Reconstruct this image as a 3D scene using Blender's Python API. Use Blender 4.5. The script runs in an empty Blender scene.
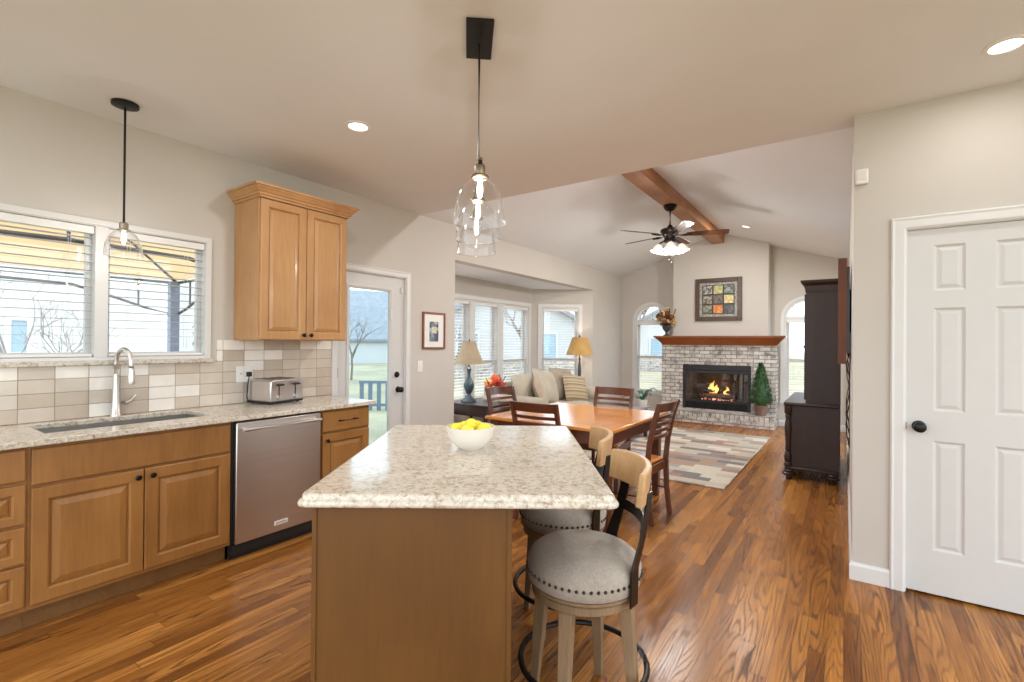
import bpy, bmesh, math, random
from mathutils import Vector, Matrix
S = bpy.context.scene
C = S.collection
R = math.radians
PI = math.pi
random.seed(7)

# ------------------------------------------------------------------ camera
FPX, YAW, PITCH, ROLL, HC = 481.0, R(34.7), R(0.24), R(0.47), 1.39
_x = Vector((math.cos(YAW), math.sin(YAW), 0))
_f = Vector((-math.sin(YAW)*math.cos(PITCH), math.cos(YAW)*math.cos(PITCH), math.sin(PITCH)))
_u = Vector((math.sin(YAW)*math.sin(PITCH), -math.cos(YAW)*math.sin(PITCH), math.cos(PITCH)))
_rx = _x*math.cos(ROLL)+_u*math.sin(ROLL)
_ry = _u*math.cos(ROLL)-_x*math.sin(ROLL)
cd = bpy.data.cameras.new('camera')
cam = bpy.data.objects.new('camera', cd)
C.objects.link(cam)
cd.sensor_width = 36
cd.lens = 36*FPX/1024
cd.clip_start = 0.05
cd.clip_end = 400
cam.matrix_world = Matrix(((_rx.x, _ry.x, -_f.x, 0), (_rx.y, _ry.y, -_f.y, 0), (_rx.z, _ry.z, -_f.z, HC), (0, 0, 0, 1)))
S.camera = cam

# ------------------------------------------------------------------ light, sky, exposure
S.view_settings.view_transform = 'Standard'
S.view_settings.look = 'None'
S.view_settings.gamma = 1
S.view_settings.use_curve_mapping = False
S.view_settings.exposure = 0.32
S.cycles.max_bounces = 10
S.cycles.diffuse_bounces = 5
S.cycles.transparent_max_bounces = 24
S.cycles.sample_clamp_indirect = 6
S.cycles.caustics_reflective = False
S.cycles.caustics_refractive = False
WORLD_STRENGTH = 2.5
w = bpy.data.worlds.new('sky')
S.world = w
w.use_nodes = True
bg = w.node_tree.nodes['Background']
bg.inputs[0].default_value = (0.87, 0.945, 1.0, 1)
bg.inputs[1].default_value = WORLD_STRENGTH
CAN_WATTS = 8.0
def lamp_disc(loc, watts, size=0.13, col=(1.0, 0.97, 0.93), rot=(0, 0, 0)):
    l = bpy.data.lights.new('recessed_and_fill_lamp', 'AREA')
    l.shape = 'DISK'
    l.size = size
    l.energy = watts
    l.color = col
    o = bpy.data.objects.new('recessed_and_fill_lamp', l)
    C.objects.link(o)
    o.location = loc
    o.rotation_euler = rot
    return o
def bulb_and_fill_light(loc, watts, r=0.02):
    l = bpy.data.lights.new('bulb_and_fill_light', 'POINT')
    l.energy = watts
    l.color = (1.0, 0.95, 0.89)
    l.shadow_soft_size = r
    o = bpy.data.objects.new('bulb_and_fill_light', l)
    C.objects.link(o)
    o.location = loc
    return o
CAN_AND_FILL_SPOTS = [(-2.567, 1.958), (0.599, 3.08), (-2.45, -0.3), (0.6, 0.9)]  # last pair has no fitting: unseen lamps added for brightness

# ------------------------------------------------------------------ materials
def nodes(name):
    m = bpy.data.materials.new(name)
    m.use_nodes = True
    nt = m.node_tree
    return m, nt, nt.nodes['Principled BSDF']
def N(nt, kind, **kw):
    n = nt.nodes.new('ShaderNode'+kind)
    ins = kw.pop('ins', {})
    for k, v in kw.items(): setattr(n, k, v)
    for k, v in ins.items():
        if isinstance(v, bpy.types.NodeSocket): nt.links.new(v, n.inputs[k])
        else: n.inputs[k].default_value = v
    return n
def math_(nt, op, a, b=0.0, c=None):
    ins = {0: a, 1: b}
    if c is not None: ins[2] = c
    return N(nt, 'Math', operation=op, ins=ins).outputs[0]
def ramp(nt, fac, stops, interp='LINEAR'):
    n = N(nt, 'ValToRGB', ins={0: fac})
    cr = n.color_ramp
    cr.interpolation = interp
    while len(cr.elements) < len(stops): cr.elements.new(0.5)
    for e, (p, c) in zip(cr.elements, stops):
        e.position = p
        e.color = (c[0], c[1], c[2], 1)
    return n.outputs[0]
def mixc(nt, fac, a, b, mode='MIX'):
    n = N(nt, 'MixRGB', blend_type=mode)
    for k, v in ((0, fac), (1, a), (2, b)):
        if isinstance(v, bpy.types.NodeSocket): nt.links.new(v, n.inputs[k])
        else: n.inputs[k].default_value = v if k == 0 else (v[0], v[1], v[2], 1)
    return n.outputs[0]
def objco(nt, rnd=True):
    tc = N(nt, 'TexCoord').outputs['Object']
    if not rnd: return tc
    oi = N(nt, 'ObjectInfo').outputs['Random']
    k = math_(nt, 'MULTIPLY', oi, 37.0)
    cb = N(nt, 'CombineXYZ', ins={0: k, 1: k, 2: k}).outputs[0]
    return N(nt, 'VectorMath', operation='ADD', ins={0: tc, 1: cb}).outputs[0]
def scaled(nt, v, s):
    return N(nt, 'Mapping', ins={0: v, 3: s}).outputs[0]
def bump(nt, b, h, strength=0.2, dist=0.01):
    n = N(nt, 'Bump', ins={'Strength': strength, 'Distance': dist, 'Height': h})
    nt.links.new(n.outputs[0], b.inputs['Normal'])
def setb(b, col=None, rough=None, metal=None, **kw):
    if col is not None: b.inputs['Base Color'].default_value = (col[0], col[1], col[2], 1)
    if rough is not None: b.inputs['Roughness'].default_value = rough
    if metal is not None: b.inputs['Metallic'].default_value = metal
    for k, v in kw.items(): b.inputs[k].default_value = v
def srgb(r, g, b):
    f = lambda c: (c/255/12.92) if c/255 <= 0.04045 else ((c/255+0.055)/1.055)**2.4
    return (f(r), f(g), f(b))
def plain(name, col, rough=0.5, metal=0.0, var=0.05, scale=12, bmp=0.0, **kw):
    m, nt, b = nodes(name)
    setb(b, col, rough, metal, **kw)
    nz = N(nt, 'TexNoise', ins={0: objco(nt), 'Scale': scale, 'Detail': 4.0}).outputs['Fac']
    lo = [c*(1-var) for c in col]
    hi = [min(1, c*(1+var)) for c in col]
    nt.links.new(ramp(nt, nz, [(0.3, lo), (0.7, hi)]), b.inputs['Base Color'])
    if bmp: bump(nt, b, nz, bmp, 0.004)
    return m
def wood(name, light, dark, axis='z', rough=0.38, freq=9.0, streak=0.55, coat=0.0):
    m, nt, b = nodes(name)
    co = objco(nt)
    s = {'x': (0.7, freq, freq), 'y': (freq, 0.7, freq), 'z': (freq, freq, 0.7)}[axis]
    v = scaled(nt, co, s)
    n1 = N(nt, 'TexNoise', ins={0: v, 'Scale': 1.0, 'Detail': 3.0, 'Distortion': 0.6}).outputs['Fac']
    s2 = tuple(k*9 for k in s)
    n2 = N(nt, 'TexNoise', ins={0: scaled(nt, co, s2), 'Scale': 1.0, 'Detail': 3.0}).outputs['Fac']
    n3 = N(nt, 'TexNoise', ins={0: co, 'Scale': 2.2, 'Detail': 2.0}).outputs['Fac']
    c = ramp(nt, n1, [(0.3, dark), (0.62, light)])
    c2 = ramp(nt, n2, [(0.35, [k*streak for k in dark]), (0.6, light)])
    c = mixc(nt, 0.35, c, c2)
    c = mixc(nt, 0.5, c, ramp(nt, n3, [(0.3, dark), (0.7, light)]))
    nt.links.new(c, b.inputs['Base Color'])
    setb(b, None, rough)
    if coat:
        b.inputs['Coat Weight'].default_value = coat
        b.inputs['Coat Roughness'].default_value = 0.12
    return m
M = {}
M['wall'] = plain('wall_paint', (0.575, 0.538, 0.495), 0.85, var=0.015, scale=3)
M['ceiling'] = plain('ceiling_paint', (0.79, 0.81, 0.85), 0.9, var=0.01, scale=3)
M['trim'] = plain('trim_paint', (0.70, 0.695, 0.685), 0.4, var=0.01)
M['door'] = plain('door_paint', (0.62, 0.612, 0.60), 0.38, var=0.01)
M['maple'] = wood('maple', srgb(200, 156, 108), srgb(170, 122, 76), 'z', 0.36, 8, 0.8, 0.15)
M['maple_shaded'] = wood('maple_shaded', srgb(164, 115, 60), srgb(130, 85, 40), 'z', 0.42, 8, 0.8, 0.05)  # same maple darkened, the shade on lower cabinets put into colour
M['toe'] = wood('shaded_toe_maple', srgb(136, 96, 54), srgb(108, 72, 38), 'y', 0.45, 8)  # toe kick maple darkened, its recess shade put into the colour
M['maple_glaze'] = plain('maple_glaze', srgb(132, 84, 42), 0.4)
M['island_wood'] = wood('shaded_island_maple', srgb(106, 68, 22), srgb(86, 52, 12), 'z', 0.5, 7, 0.85, 0.0)  # cabinet maple darkened: shade away from the windows put into colour
M['cherry'] = wood('cherry_wood', srgb(108, 58, 36), srgb(62, 30, 20), 'z', 0.28, 14, 0.6, 0.3)
M['cherry_x'] = wood('cherry_wood_cross', srgb(108, 58, 36), srgb(62, 30, 20), 'x', 0.28, 14, 0.6, 0.3)
M['honey'] = wood('honey_wood', srgb(228, 152, 76), srgb(198, 122, 52), 'x', 0.2, 7, 0.7, 0.5)
M['mantel'] = wood('mantel_wood', srgb(160, 88, 42), srgb(110, 56, 24), 'x', 0.3, 10, 0.6, 0.3)
M['tv_wood'] = wood('walnut_frame', srgb(122, 70, 42), srgb(84, 45, 26), 'z', 0.5, 12, 0.7)
M['beam'] = wood('beam_wood', srgb(188, 132, 86), srgb(140, 88, 50), 'y', 0.45, 10, 0.55)
M['espresso'] = wood('espresso_wood', srgb(62, 38, 30), srgb(34, 20, 16), 'z', 0.42, 16, 0.6, 0.0)
M['oak'] = wood('weathered_oak', srgb(152, 126, 97), srgb(108, 86, 61), 'z', 0.5, 14, 0.6)
M['oak_light'] = wood('pale_oak', srgb(208, 170, 124), srgb(176, 136, 92), 'x', 0.42, 10, 0.75)
M['lamp_wood'] = plain('teal_lamp_paint', srgb(62, 84, 94), 0.35, var=0.25, scale=18)
M['frame_wood'] = wood('frame_wood', srgb(150, 84, 44), srgb(96, 48, 24), 'z', 0.35, 16)
M['black_metal'] = plain('black_metal', (0.018, 0.017, 0.016), 0.38, 0.6)
M['bronze'] = plain('dark_bronze', (0.03, 0.024, 0.02), 0.32, 0.8)
M['pull'] = plain('bronze_pull', (0.028, 0.018, 0.014), 0.3, 0.7)
M['nickel'] = plain('brushed_nickel', (0.70, 0.67, 0.63), 0.3, 1.0)
M['antique_brass'] = plain('antique_brass', (0.30, 0.25, 0.18), 0.35, 1.0)
M['sink_steel'] = plain('sink_steel', (0.46, 0.44, 0.41), 0.35, 1.0)
M['white_plastic'] = plain('white_plastic', (0.80, 0.79, 0.77), 0.4, var=0.01)
M['blind_slat'] = plain('shade_grey_slats', (0.50, 0.50, 0.50), 0.5, var=0.01)  # white slats greyed, their backlit shade put into the colour
M['sheen_pale_steel'] = plain('sheen_pale_steel', (0.92, 0.90, 0.87), 0.36, 0.5)  # handle steel paled, bright reflections put into its colour
M['ceramic'] = plain('cream_ceramic', (0.80, 0.77, 0.70), 0.2, var=0.02)
M['lemon'] = plain('lemon_skin', (0.90, 0.76, 0.05), 0.4, var=0.12, scale=30, bmp=0.2)
M['black'] = plain('matt_black', (0.012, 0.012, 0.013), 0.5)
M['soot'] = plain('firebox_lining', (0.075, 0.05, 0.036), 0.8, var=0.5, scale=9)
M['log'] = plain('charred_log', (0.10, 0.07, 0.055), 0.9, var=0.7, scale=16, bmp=0.8)
M['leaf'] = plain('topiary_leaf', (0.085, 0.20, 0.075), 0.6, var=0.5, scale=40)
M['orchid_leaf'] = plain('orchid_leaf', (0.03, 0.11, 0.06), 0.4, var=0.3)
M['terracotta'] = plain('brown_pot', (0.17, 0.10, 0.075), 0.6, var=0.2)
M['urn'] = plain('dark_urn', (0.04, 0.045, 0.05), 0.35, var=0.3)
M['dried'] = plain('dried_flowers', srgb(176, 138, 84), 0.8, var=0.6, scale=30)
M['cream_petal'] = plain('cream_petals', srgb(226, 196, 150), 0.8, var=0.2, scale=30)
M['brown_petal'] = plain('brown_petals', srgb(104, 62, 34), 0.8, var=0.4, scale=30)
M['orange_petal'] = plain('orange_petals', srgb(220, 112, 70), 0.7, var=0.3, scale=30)
M['red_petal'] = plain('red_petals', srgb(178, 52, 38), 0.7, var=0.3, scale=30)
M['green_stem'] = plain('green_stems', srgb(90, 104, 64), 0.7, var=0.3, scale=30)
M['coffee_top'] = plain('grey_table_top', srgb(140, 140, 142), 0.25, var=0.05)
M['bark'] = plain('bare_bark', srgb(142, 132, 124), 0.9, var=0.25, scale=14)
M['lawn'] = plain('lawn_grass', srgb(166, 159, 132), 0.95, var=0.22, scale=0.5)
M['concrete'] = plain('pale_concrete', srgb(190, 188, 184), 0.9, var=0.06, scale=1.2)
M['roof'] = plain('grey_shingles', srgb(146, 150, 156), 0.9, var=0.12, scale=2.5)
M['ext_pane'] = plain('far_window_glass', srgb(150, 180, 200), 0.15, var=0.1)
M['railing'] = plain('blue_grey_railing', srgb(110, 126, 142), 0.6)
M['gazebo_metal'] = plain('gazebo_metal', srgb(86, 84, 84), 0.5, 0.2)
M['gazebo_post'] = plain('gazebo_post', srgb(120, 134, 158), 0.5)
M['ivy'] = plain('ivy_leaf', srgb(120, 142, 74), 0.7, var=0.35, scale=30)
M['tv_black'] = plain('screen_black', (0.012, 0.012, 0.014), 0.2)
M['art_dark'] = plain('art_frame', srgb(74, 50, 36), 0.4, var=0.3, scale=30)

def fabric(name, a, b_, scale=260, rough=0.95, big=0.12):
    m, nt, b = nodes(name)
    co = objco(nt)
    n1 = N(nt, 'TexNoise', ins={0: co, 'Scale': scale, 'Detail': 2.0}).outputs['Fac']
    n2 = N(nt, 'TexNoise', ins={0: co, 'Scale': 6.0, 'Detail': 3.0}).outputs['Fac']
    c = mixc(nt, 0.6, ramp(nt, n1, [(0.3, b_), (0.7, a)]), ramp(nt, n2, [(0.3, b_), (0.7, a)]))
    nt.links.new(c, b.inputs['Base Color'])
    setb(b, None, rough)
    b.inputs['Sheen Weight'].default_value = 0.15
    bump(nt, b, n1, 0.25, 0.002)
    return m
M['suede'] = fabric('grey_suede', srgb(176, 166, 154), srgb(138, 127, 115), 120)
M['sofa'] = fabric('beige_upholstery', srgb(198, 190, 172), srgb(172, 163, 146))
M['pillow_grey'] = fabric('grey_pillow', srgb(176, 164, 148), srgb(148, 136, 120))
M['pillow_rose'] = fabric('rose_beige_pillow', srgb(190, 172, 154), srgb(164, 142, 124))
M['shade_beige'] = fabric('beige_shade', srgb(184, 166, 140), srgb(160, 142, 116), 400)
M['shade_gold'] = fabric('gold_shade', srgb(212, 172, 108), srgb(188, 146, 84), 400)

def stripe_fabric():
    m, nt, b = nodes('striped_pillow')
    co = objco(nt, False)
    z = N(nt, 'SeparateXYZ', ins={0: co}).outputs[1]
    k = math_(nt, 'FRACT', math_(nt, 'MULTIPLY', z, 9.0))
    nt.links.new(ramp(nt, k, [(0.0, srgb(190, 172, 144)), (0.35, srgb(132, 112, 88)), (0.5, srgb(200, 186, 160)), (0.72, srgb(150, 128, 100)), (0.85, srgb(186, 166, 136))]), b.inputs['Base Color'])
    setb(b, None, 0.95)
    return m
M['stripes'] = stripe_fabric()

def floor_mat():
    m, nt, b = nodes('oak_strip_floor')
    co = N(nt, 'TexCoord').outputs['Object']
    sp = N(nt, 'SeparateXYZ', ins={0: co})
    x, y = sp.outputs[0], sp.outputs[1]
    xr = math_(nt, 'DIVIDE', x, 0.066)
    row = math_(nt, 'FLOOR', xr)
    fx = math_(nt, 'FRACT', xr)
    off = N(nt, 'TexWhiteNoise', noise_dimensions='1D', ins={'W': row}).outputs['Value']
    yr = math_(nt, 'ADD', math_(nt, 'DIVIDE', y, 1.05), math_(nt, 'MULTIPLY', off, 7.0))
    seg = math_(nt, 'FLOOR', yr)
    fy = math_(nt, 'FRACT', yr)
    cid = N(nt, 'CombineXYZ', ins={0: row, 1: seg}).outputs[0]
    wn = N(nt, 'TexWhiteNoise', noise_dimensions='2D', ins={0: cid})
    rnd = wn.outputs['Value']
    wn2 = N(nt, 'TexWhiteNoise', noise_dimensions='3D', ins={0: N(nt, 'CombineXYZ', ins={0: seg, 1: row, 2: 3.7}).outputs[0]}).outputs['Value']
    base = ramp(nt, rnd, [(0.0, srgb(130, 80, 37)), (0.25, srgb(164, 107, 49)), (0.7, srgb(182, 121, 57)), (1.0, srgb(196, 136, 70))])
    # cathedral figure: contour lines of a stretched noise, different on every board
    gz = math_(nt, 'MULTIPLY', rnd, 91.0)
    gv = N(nt, 'CombineXYZ', ins={0: math_(nt, 'MULTIPLY', x, 8.5), 1: math_(nt, 'MULTIPLY', y, 0.55), 2: gz}).outputs[0]
    g = N(nt, 'TexNoise', ins={0: gv, 'Scale': 1.0, 'Detail': 1.0, 'Roughness': 0.4, 'Distortion': 0.2}).outputs['Fac']
    jv = N(nt, 'CombineXYZ', ins={0: math_(nt, 'MULTIPLY', x, 120.0), 1: math_(nt, 'MULTIPLY', y, 9.0), 2: gz}).outputs[0]
    jag = N(nt, 'TexNoise', ins={0: jv, 'Scale': 1.0, 'Detail': 2.0}).outputs['Fac']
    rings = math_(nt, 'PINGPONG', math_(nt, 'MULTIPLY_ADD', g, 46.0, math_(nt, 'MULTIPLY', jag, 0.9)), 1.0)
    line = ramp(nt, rings, [(0.0, (1, 1, 1)), (0.14, (0.8, 0.8, 0.8)), (0.4, (0.12, 0.12, 0.12)), (1.0, (0, 0, 0))])
    fv = N(nt, 'CombineXYZ', ins={0: math_(nt, 'MULTIPLY', x, 190.0), 1: math_(nt, 'MULTIPLY', y, 4.0), 2: gz}).outputs[0]
    fine = N(nt, 'TexNoise', ins={0: fv, 'Scale': 1.0, 'Detail': 2.0}).outputs['Fac']
    finec = ramp(nt, fine, [(0.36, (0.45, 0.4, 0.35)), (0.6, (1.05, 1.05, 1.05))])
    bl = N(nt, 'CombineXYZ', ins={0: math_(nt, 'MULTIPLY', x, 6.0), 1: math_(nt, 'MULTIPLY', y, 1.6), 2: gz}).outputs[0]
    blo = N(nt, 'TexNoise', ins={0: bl, 'Scale': 1.0, 'Detail': 2.0}).outputs['Fac']
    c = mixc(nt, 1.0, base, ramp(nt, blo, [(0.3, (0.74, 0.7, 0.66)), (0.7, (1.1, 1.1, 1.1))]), 'MULTIPLY')
    lf = math_(nt, 'MULTIPLY', line, math_(nt, 'MULTIPLY_ADD', wn2, 0.55, 0.42))
    c = mixc(nt, lf, c, srgb(74, 38, 14))
    c = mixc(nt, 0.55, c, finec, 'MULTIPLY')
    ex = math_(nt, 'MINIMUM', fx, math_(nt, 'SUBTRACT', 1.0, fx))
    ey = math_(nt, 'MINIMUM', fy, math_(nt, 'SUBTRACT', 1.0, fy))
    gx = math_(nt, 'LESS_THAN', ex, 0.018)
    gy = math_(nt, 'LESS_THAN', ey, 0.0018)
    gap = math_(nt, 'MAXIMUM', gx, gy)
    c = mixc(nt, math_(nt, 'MULTIPLY', gap, 0.6), c, srgb(60, 30, 12))
    nt.links.new(c, b.inputs['Base Color'])
    setb(b, None, 0.27)
    b.inputs['Specular IOR Level'].default_value = 0.32
    nt.links.new(math_(nt, 'MULTIPLY_ADD', line, 0.12, 0.24), b.inputs['Roughness'])
    bump(nt, b, math_(nt, 'SUBTRACT', 1.0, math_(nt, 'MAXIMUM', gap, math_(nt, 'MULTIPLY', line, 0.25))), 0.05, 0.002)
    return m
M['floor'] = floor_mat()

def quartz():
    m, nt, b = nodes('speckled_quartz')
    co = objco(nt, False)
    v = N(nt, 'TexNoise', ins={0: co, 'Scale': 26.0, 'Detail': 6.0, 'Roughness': 0.7, 'Distortion': 1.6}).outputs['Fac']
    v2 = N(nt, 'TexNoise', ins={0: co, 'Scale': 60.0, 'Detail': 4.0, 'Distortion': 0.8}).outputs['Fac']
    v3 = N(nt, 'TexNoise', ins={0: co, 'Scale': 150.0, 'Detail': 2.0}).outputs['Fac']
    c = ramp(nt, v, [(0.33, srgb(150, 130, 108)), (0.43, srgb(190, 177, 159)), (0.52, srgb(208, 199, 185)), (0.6, srgb(220, 213, 202)), (0.68, srgb(186, 173, 154))])
    c = mixc(nt, ramp(nt, v2, [(0.3, (0.7,)*3), (0.42, (0,)*3)]), c, srgb(150, 126, 100))
    c = mixc(nt, ramp(nt, v3, [(0.60, (0,)*3), (0.7, (0.6,)*3)]), c, srgb(230, 225, 216))
    nt.links.new(c, b.inputs['Base Color'])
    setb(b, None, 0.14)
    return m
M['quartz'] = quartz()

def tile_mat():
    m, nt, b = nodes('stacked_backsplash_tile')
    sp = N(nt, 'SeparateXYZ', ins={0: N(nt, 'TexCoord').outputs['Object']})
    yy = math_(nt, 'DIVIDE', math_(nt, 'SUBTRACT', sp.outputs[1], 0.636-0.153*20), 0.153)
    zz = math_(nt, 'DIVIDE', math_(nt, 'SUBTRACT', sp.outputs[2], 0.9165), 0.0805)
    iy, iz = math_(nt, 'FLOOR', yy), math_(nt, 'FLOOR', zz)
    fy, fz = math_(nt, 'FRACT', yy), math_(nt, 'FRACT', zz)
    rn = N(nt, 'TexWhiteNoise', noise_dimensions='2D', ins={0: N(nt, 'CombineXYZ', ins={0: math_(nt, 'ADD', iy, 3.0), 1: iz}).outputs[0]}).outputs['Value']
    c = ramp(nt, rn, [(0.0, srgb(196, 182, 166)), (0.34, srgb(206, 194, 180)), (0.62, srgb(214, 204, 192)), (0.74, srgb(240, 234, 226))], 'CONSTANT')
    nz = N(nt, 'TexNoise', ins={0: sp.inputs[0].links[0].from_socket, 'Scale': 9.0, 'Detail': 2.0}).outputs['Fac']
    c = mixc(nt, 1.0, c, ramp(nt, nz, [(0.3, (0.94,)*3), (0.7, (1.04,)*3)]), 'MULTIPLY')
    ey = math_(nt, 'MULTIPLY', math_(nt, 'MINIMUM', fy, math_(nt, 'SUBTRACT', 1.0, fy)), 0.153)
    ez = math_(nt, 'MULTIPLY', math_(nt, 'MINIMUM', fz, math_(nt, 'SUBTRACT', 1.0, fz)), 0.0805)
    e = math_(nt, 'MINIMUM', ey, ez)
    g = math_(nt, 'LESS_THAN', e, 0.0018)
    c = mixc(nt, g, c, srgb(150, 134, 118))
    nt.links.new(c, b.inputs['Base Color'])
    nt.links.new(math_(nt, 'MULTIPLY_ADD', g, 0.6, 0.18), b.inputs['Roughness'])
    bump(nt, b, math_(nt, 'MINIMUM', math_(nt, 'DIVIDE', e, 0.005), 1.0), 0.35, 0.003)
    return m
M['tile'] = tile_mat()

def brick_mat(name, bw, rh, offset=0.5, upright=False):
    m, nt, b = nodes(name)
    co = N(nt, 'TexCoord').outputs['Object']
    sp = N(nt, 'SeparateXYZ', ins={0: co})
    v = N(nt, 'CombineXYZ', ins={0: math_(nt, 'ADD', sp.outputs[0], sp.outputs[1]), 1: sp.outputs[2] if not upright else math_(nt, 'ADD', sp.outputs[2], 0.0)}).outputs[0]
    n0 = N(nt, 'TexNoise', ins={0: co, 'Scale': 9.0, 'Detail': 3.0})
    vd = N(nt, 'VectorMath', operation='ADD', ins={0: v, 1: N(nt, 'VectorMath', operation='SCALE', ins={0: n0.outputs['Color'], 'Scale': 0.012}).outputs[0]}).outputs[0]
    br = N(nt, 'TexBrick', offset=offset, ins={0: vd, 'Color1': (0, 0, 0, 1), 'Color2': (1, 1, 1, 1), 'Mortar': (0.5, 0.5, 0.5, 1), 'Scale': 1.0, 'Mortar Size': 0.006, 'Mortar Smooth': 0.2, 'Brick Width': bw, 'Row Height': rh})
    c = ramp(nt, br.outputs['Color'], [(0.0, srgb(104, 96, 92)), (0.18, srgb(164, 158, 152)), (0.4, srgb(136, 128, 122)), (0.55, srgb(206, 202, 196)), (0.75, srgb(150, 138, 128)), (1.0, srgb(216, 211, 204))])
    n1 = N(nt, 'TexNoise', ins={0: co, 'Scale': 16.0, 'Detail': 5.0, 'Roughness': 0.7}).outputs['Fac']
    c = mixc(nt, ramp(nt, n1, [(0.38, (0,)*3), (0.6, (0.75,)*3)]), c, srgb(222, 218, 212))
    n2 = N(nt, 'TexNoise', ins={0: co, 'Scale': 7.0, 'Detail': 4.0}).outputs['Fac']
    c = mixc(nt, ramp(nt, n2, [(0.54, (0,)*3), (0.7, (0.75,)*3)]), c, srgb(96, 88, 84))
    c = mixc(nt, br.outputs['Fac'], c, srgb(112, 104, 98))
    nt.links.new(c, b.inputs['Base Color'])
    setb(b, None, 0.85)
    bump(nt, b, math_(nt, 'SUBTRACT', math_(nt, 'MULTIPLY', n1, 0.4), br.outputs['Fac']), 0.6, 0.008)
    return m
M['brick'] = brick_mat('whitewashed_brick', 0.175, 0.068)
M['rowlock'] = brick_mat('whitewashed_rowlock_brick', 0.075, 0.11, 0.0)

def siding(name, col, lap=0.13, dark=0.72):
    m, nt, b = nodes(name)
    z = N(nt, 'SeparateXYZ', ins={0: N(nt, 'TexCoord').outputs['Object']}).outputs[2]
    f = math_(nt, 'FRACT', math_(nt, 'DIVIDE', z, lap))
    nt.links.new(ramp(nt, f, [(0.0, [c*dark for c in col]), (0.1, col), (1.0, col)]), b.inputs['Base Color'])
    setb(b, None, 0.8)
    return m
M['siding'] = siding('white_lap_siding', srgb(208, 209, 210), 0.2, 0.8)
M['siding_grey'] = siding('pale_grey_lap_siding', srgb(196, 199, 202), 0.2, 0.85)
M['brick_red'] = brick_mat('distant_brick', 0.4, 0.14)

def rug_mat():
    m, nt, b = nodes('patchwork_rug')
    co = objco(nt, False)
    br = N(nt, 'TexBrick', offset=0.43, ins={0: co, 'Color1': (0, 0, 0, 1), 'Color2': (1, 1, 1, 1), 'Mortar': (0.45, 0.45, 0.45, 1), 'Scale': 1.0, 'Mortar Size': 0.0, 'Brick Width': 0.29, 'Row Height': 0.128})
    c = ramp(nt, br.outputs['Color'], [(0.0, srgb(132, 126, 126)), (0.09, srgb(200, 188, 170)), (0.26, srgb(214, 206, 190)), (0.42, srgb(176, 150, 130)), (0.5, srgb(196, 186, 172)), (0.68, srgb(168, 132, 122)), (0.74, srgb(168, 162, 156)), (0.86, srgb(224, 216, 202)), (0.95, srgb(146, 136, 132))], 'CONSTANT')
    n = N(nt, 'TexNoise', ins={0: co, 'Scale': 90.0, 'Detail': 3.0}).outputs['Fac']
    c = mixc(nt, 1.0, c, ramp(nt, n, [(0.3, (0.66,)*3), (0.7, (0.94,)*3)]), 'MULTIPLY')
    nt.links.new(c, b.inputs['Base Color'])
    setb(b, None, 0.95)
    bump(nt, b, n, 0.4, 0.004)
    return m
M['rug'] = rug_mat()

def steel():
    m, nt, b = nodes('stainless_steel')
    co = objco(nt, False)
    n = N(nt, 'TexNoise', ins={0: scaled(nt, co, (1.2, 1.2, 240.0)), 'Scale': 1.0, 'Detail': 2.0}).outputs['Fac']
    nt.links.new(ramp(nt, n, [(0.3, (0.60, 0.57, 0.55)), (0.7, (0.66, 0.63, 0.61))]), b.inputs['Base Color'])
    setb(b, None, 0.30, 1.0)
    return m
M['steel'] = steel()

def glass(name, tint=(1, 1, 1), refl=0.12, edge=0.9, power=0.35):
    m = bpy.data.materials.new(name)
    m.use_nodes = True
    nt = m.node_tree
    nt.nodes.clear()
    o = N(nt, 'OutputMaterial')
    t = N(nt, 'BsdfTransparent', ins={0: (tint[0], tint[1], tint[2], 1)})
    g = N(nt, 'BsdfGlossy', ins={0: (0.95, 0.97, 1, 1), 'Roughness': 0.02})
    lw = N(nt, 'LayerWeight', ins={0: power}).outputs['Facing']
    fac = math_(nt, 'MULTIPLY_ADD', math_(nt, 'POWER', lw, 3.0), edge, refl)
    mx = N(nt, 'MixShader', ins={0: fac, 1: t.outputs[0], 2: g.outputs[0]})
    nt.links.new(mx.outputs[0], o.inputs[0])
    return m
M['pane'] = glass('window_glass', (0.96, 0.98, 1.0), 0.04, 0.3)
M['pane_blue'] = glass('patio_door_glass', (0.88, 0.96, 1.0), 0.05, 0.3)
M['bell'] = glass('clear_bell_glass', (0.97, 0.975, 0.98), 0.05, 0.95, 0.62)

def emit(name, col, s):
    m = bpy.data.materials.new(name)
    m.use_nodes = True
    nt = m.node_tree
    b = nt.nodes['Principled BSDF']
    setb(b, (0.9, 0.9, 0.9), 0.4)
    b.inputs['Emission Color'].default_value = (col[0], col[1], col[2], 1)
    b.inputs['Emission Strength'].default_value = s
    return m
M['bulb'] = emit('lit_bulb', (1.0, 0.86, 0.66), 14.0)
M['can_lit'] = emit('lit_diffuser', (1.0, 0.98, 0.94), 3.0)
M['frosted'] = emit('lit_frosted_glass', (1.0, 0.84, 0.66), 0.45)
def flame_mat():
    m = bpy.data.materials.new('flame')
    m.use_nodes = True
    nt = m.node_tree
    nt.nodes.clear()
    o = N(nt, 'OutputMaterial')
    g = N(nt, 'SeparateXYZ', ins={0: N(nt, 'TexCoord').outputs['Generated']}).outputs[2]
    c = ramp(nt, g, [(0.0, (1.0, 0.35, 0.05)), (0.3, (1.0, 0.62, 0.16)), (0.75, (1.0, 0.42, 0.06)), (1.0, (0.7, 0.16, 0.02))])
    e = N(nt, 'Emission', ins={0: c, 1: 2.2})
    nt.links.new(e.outputs[0], o.inputs[0])
    return m
M['flame'] = flame_mat()
M['ember'] = emit('glowing_embers', (1.0, 0.18, 0.04), 0.6)
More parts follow.
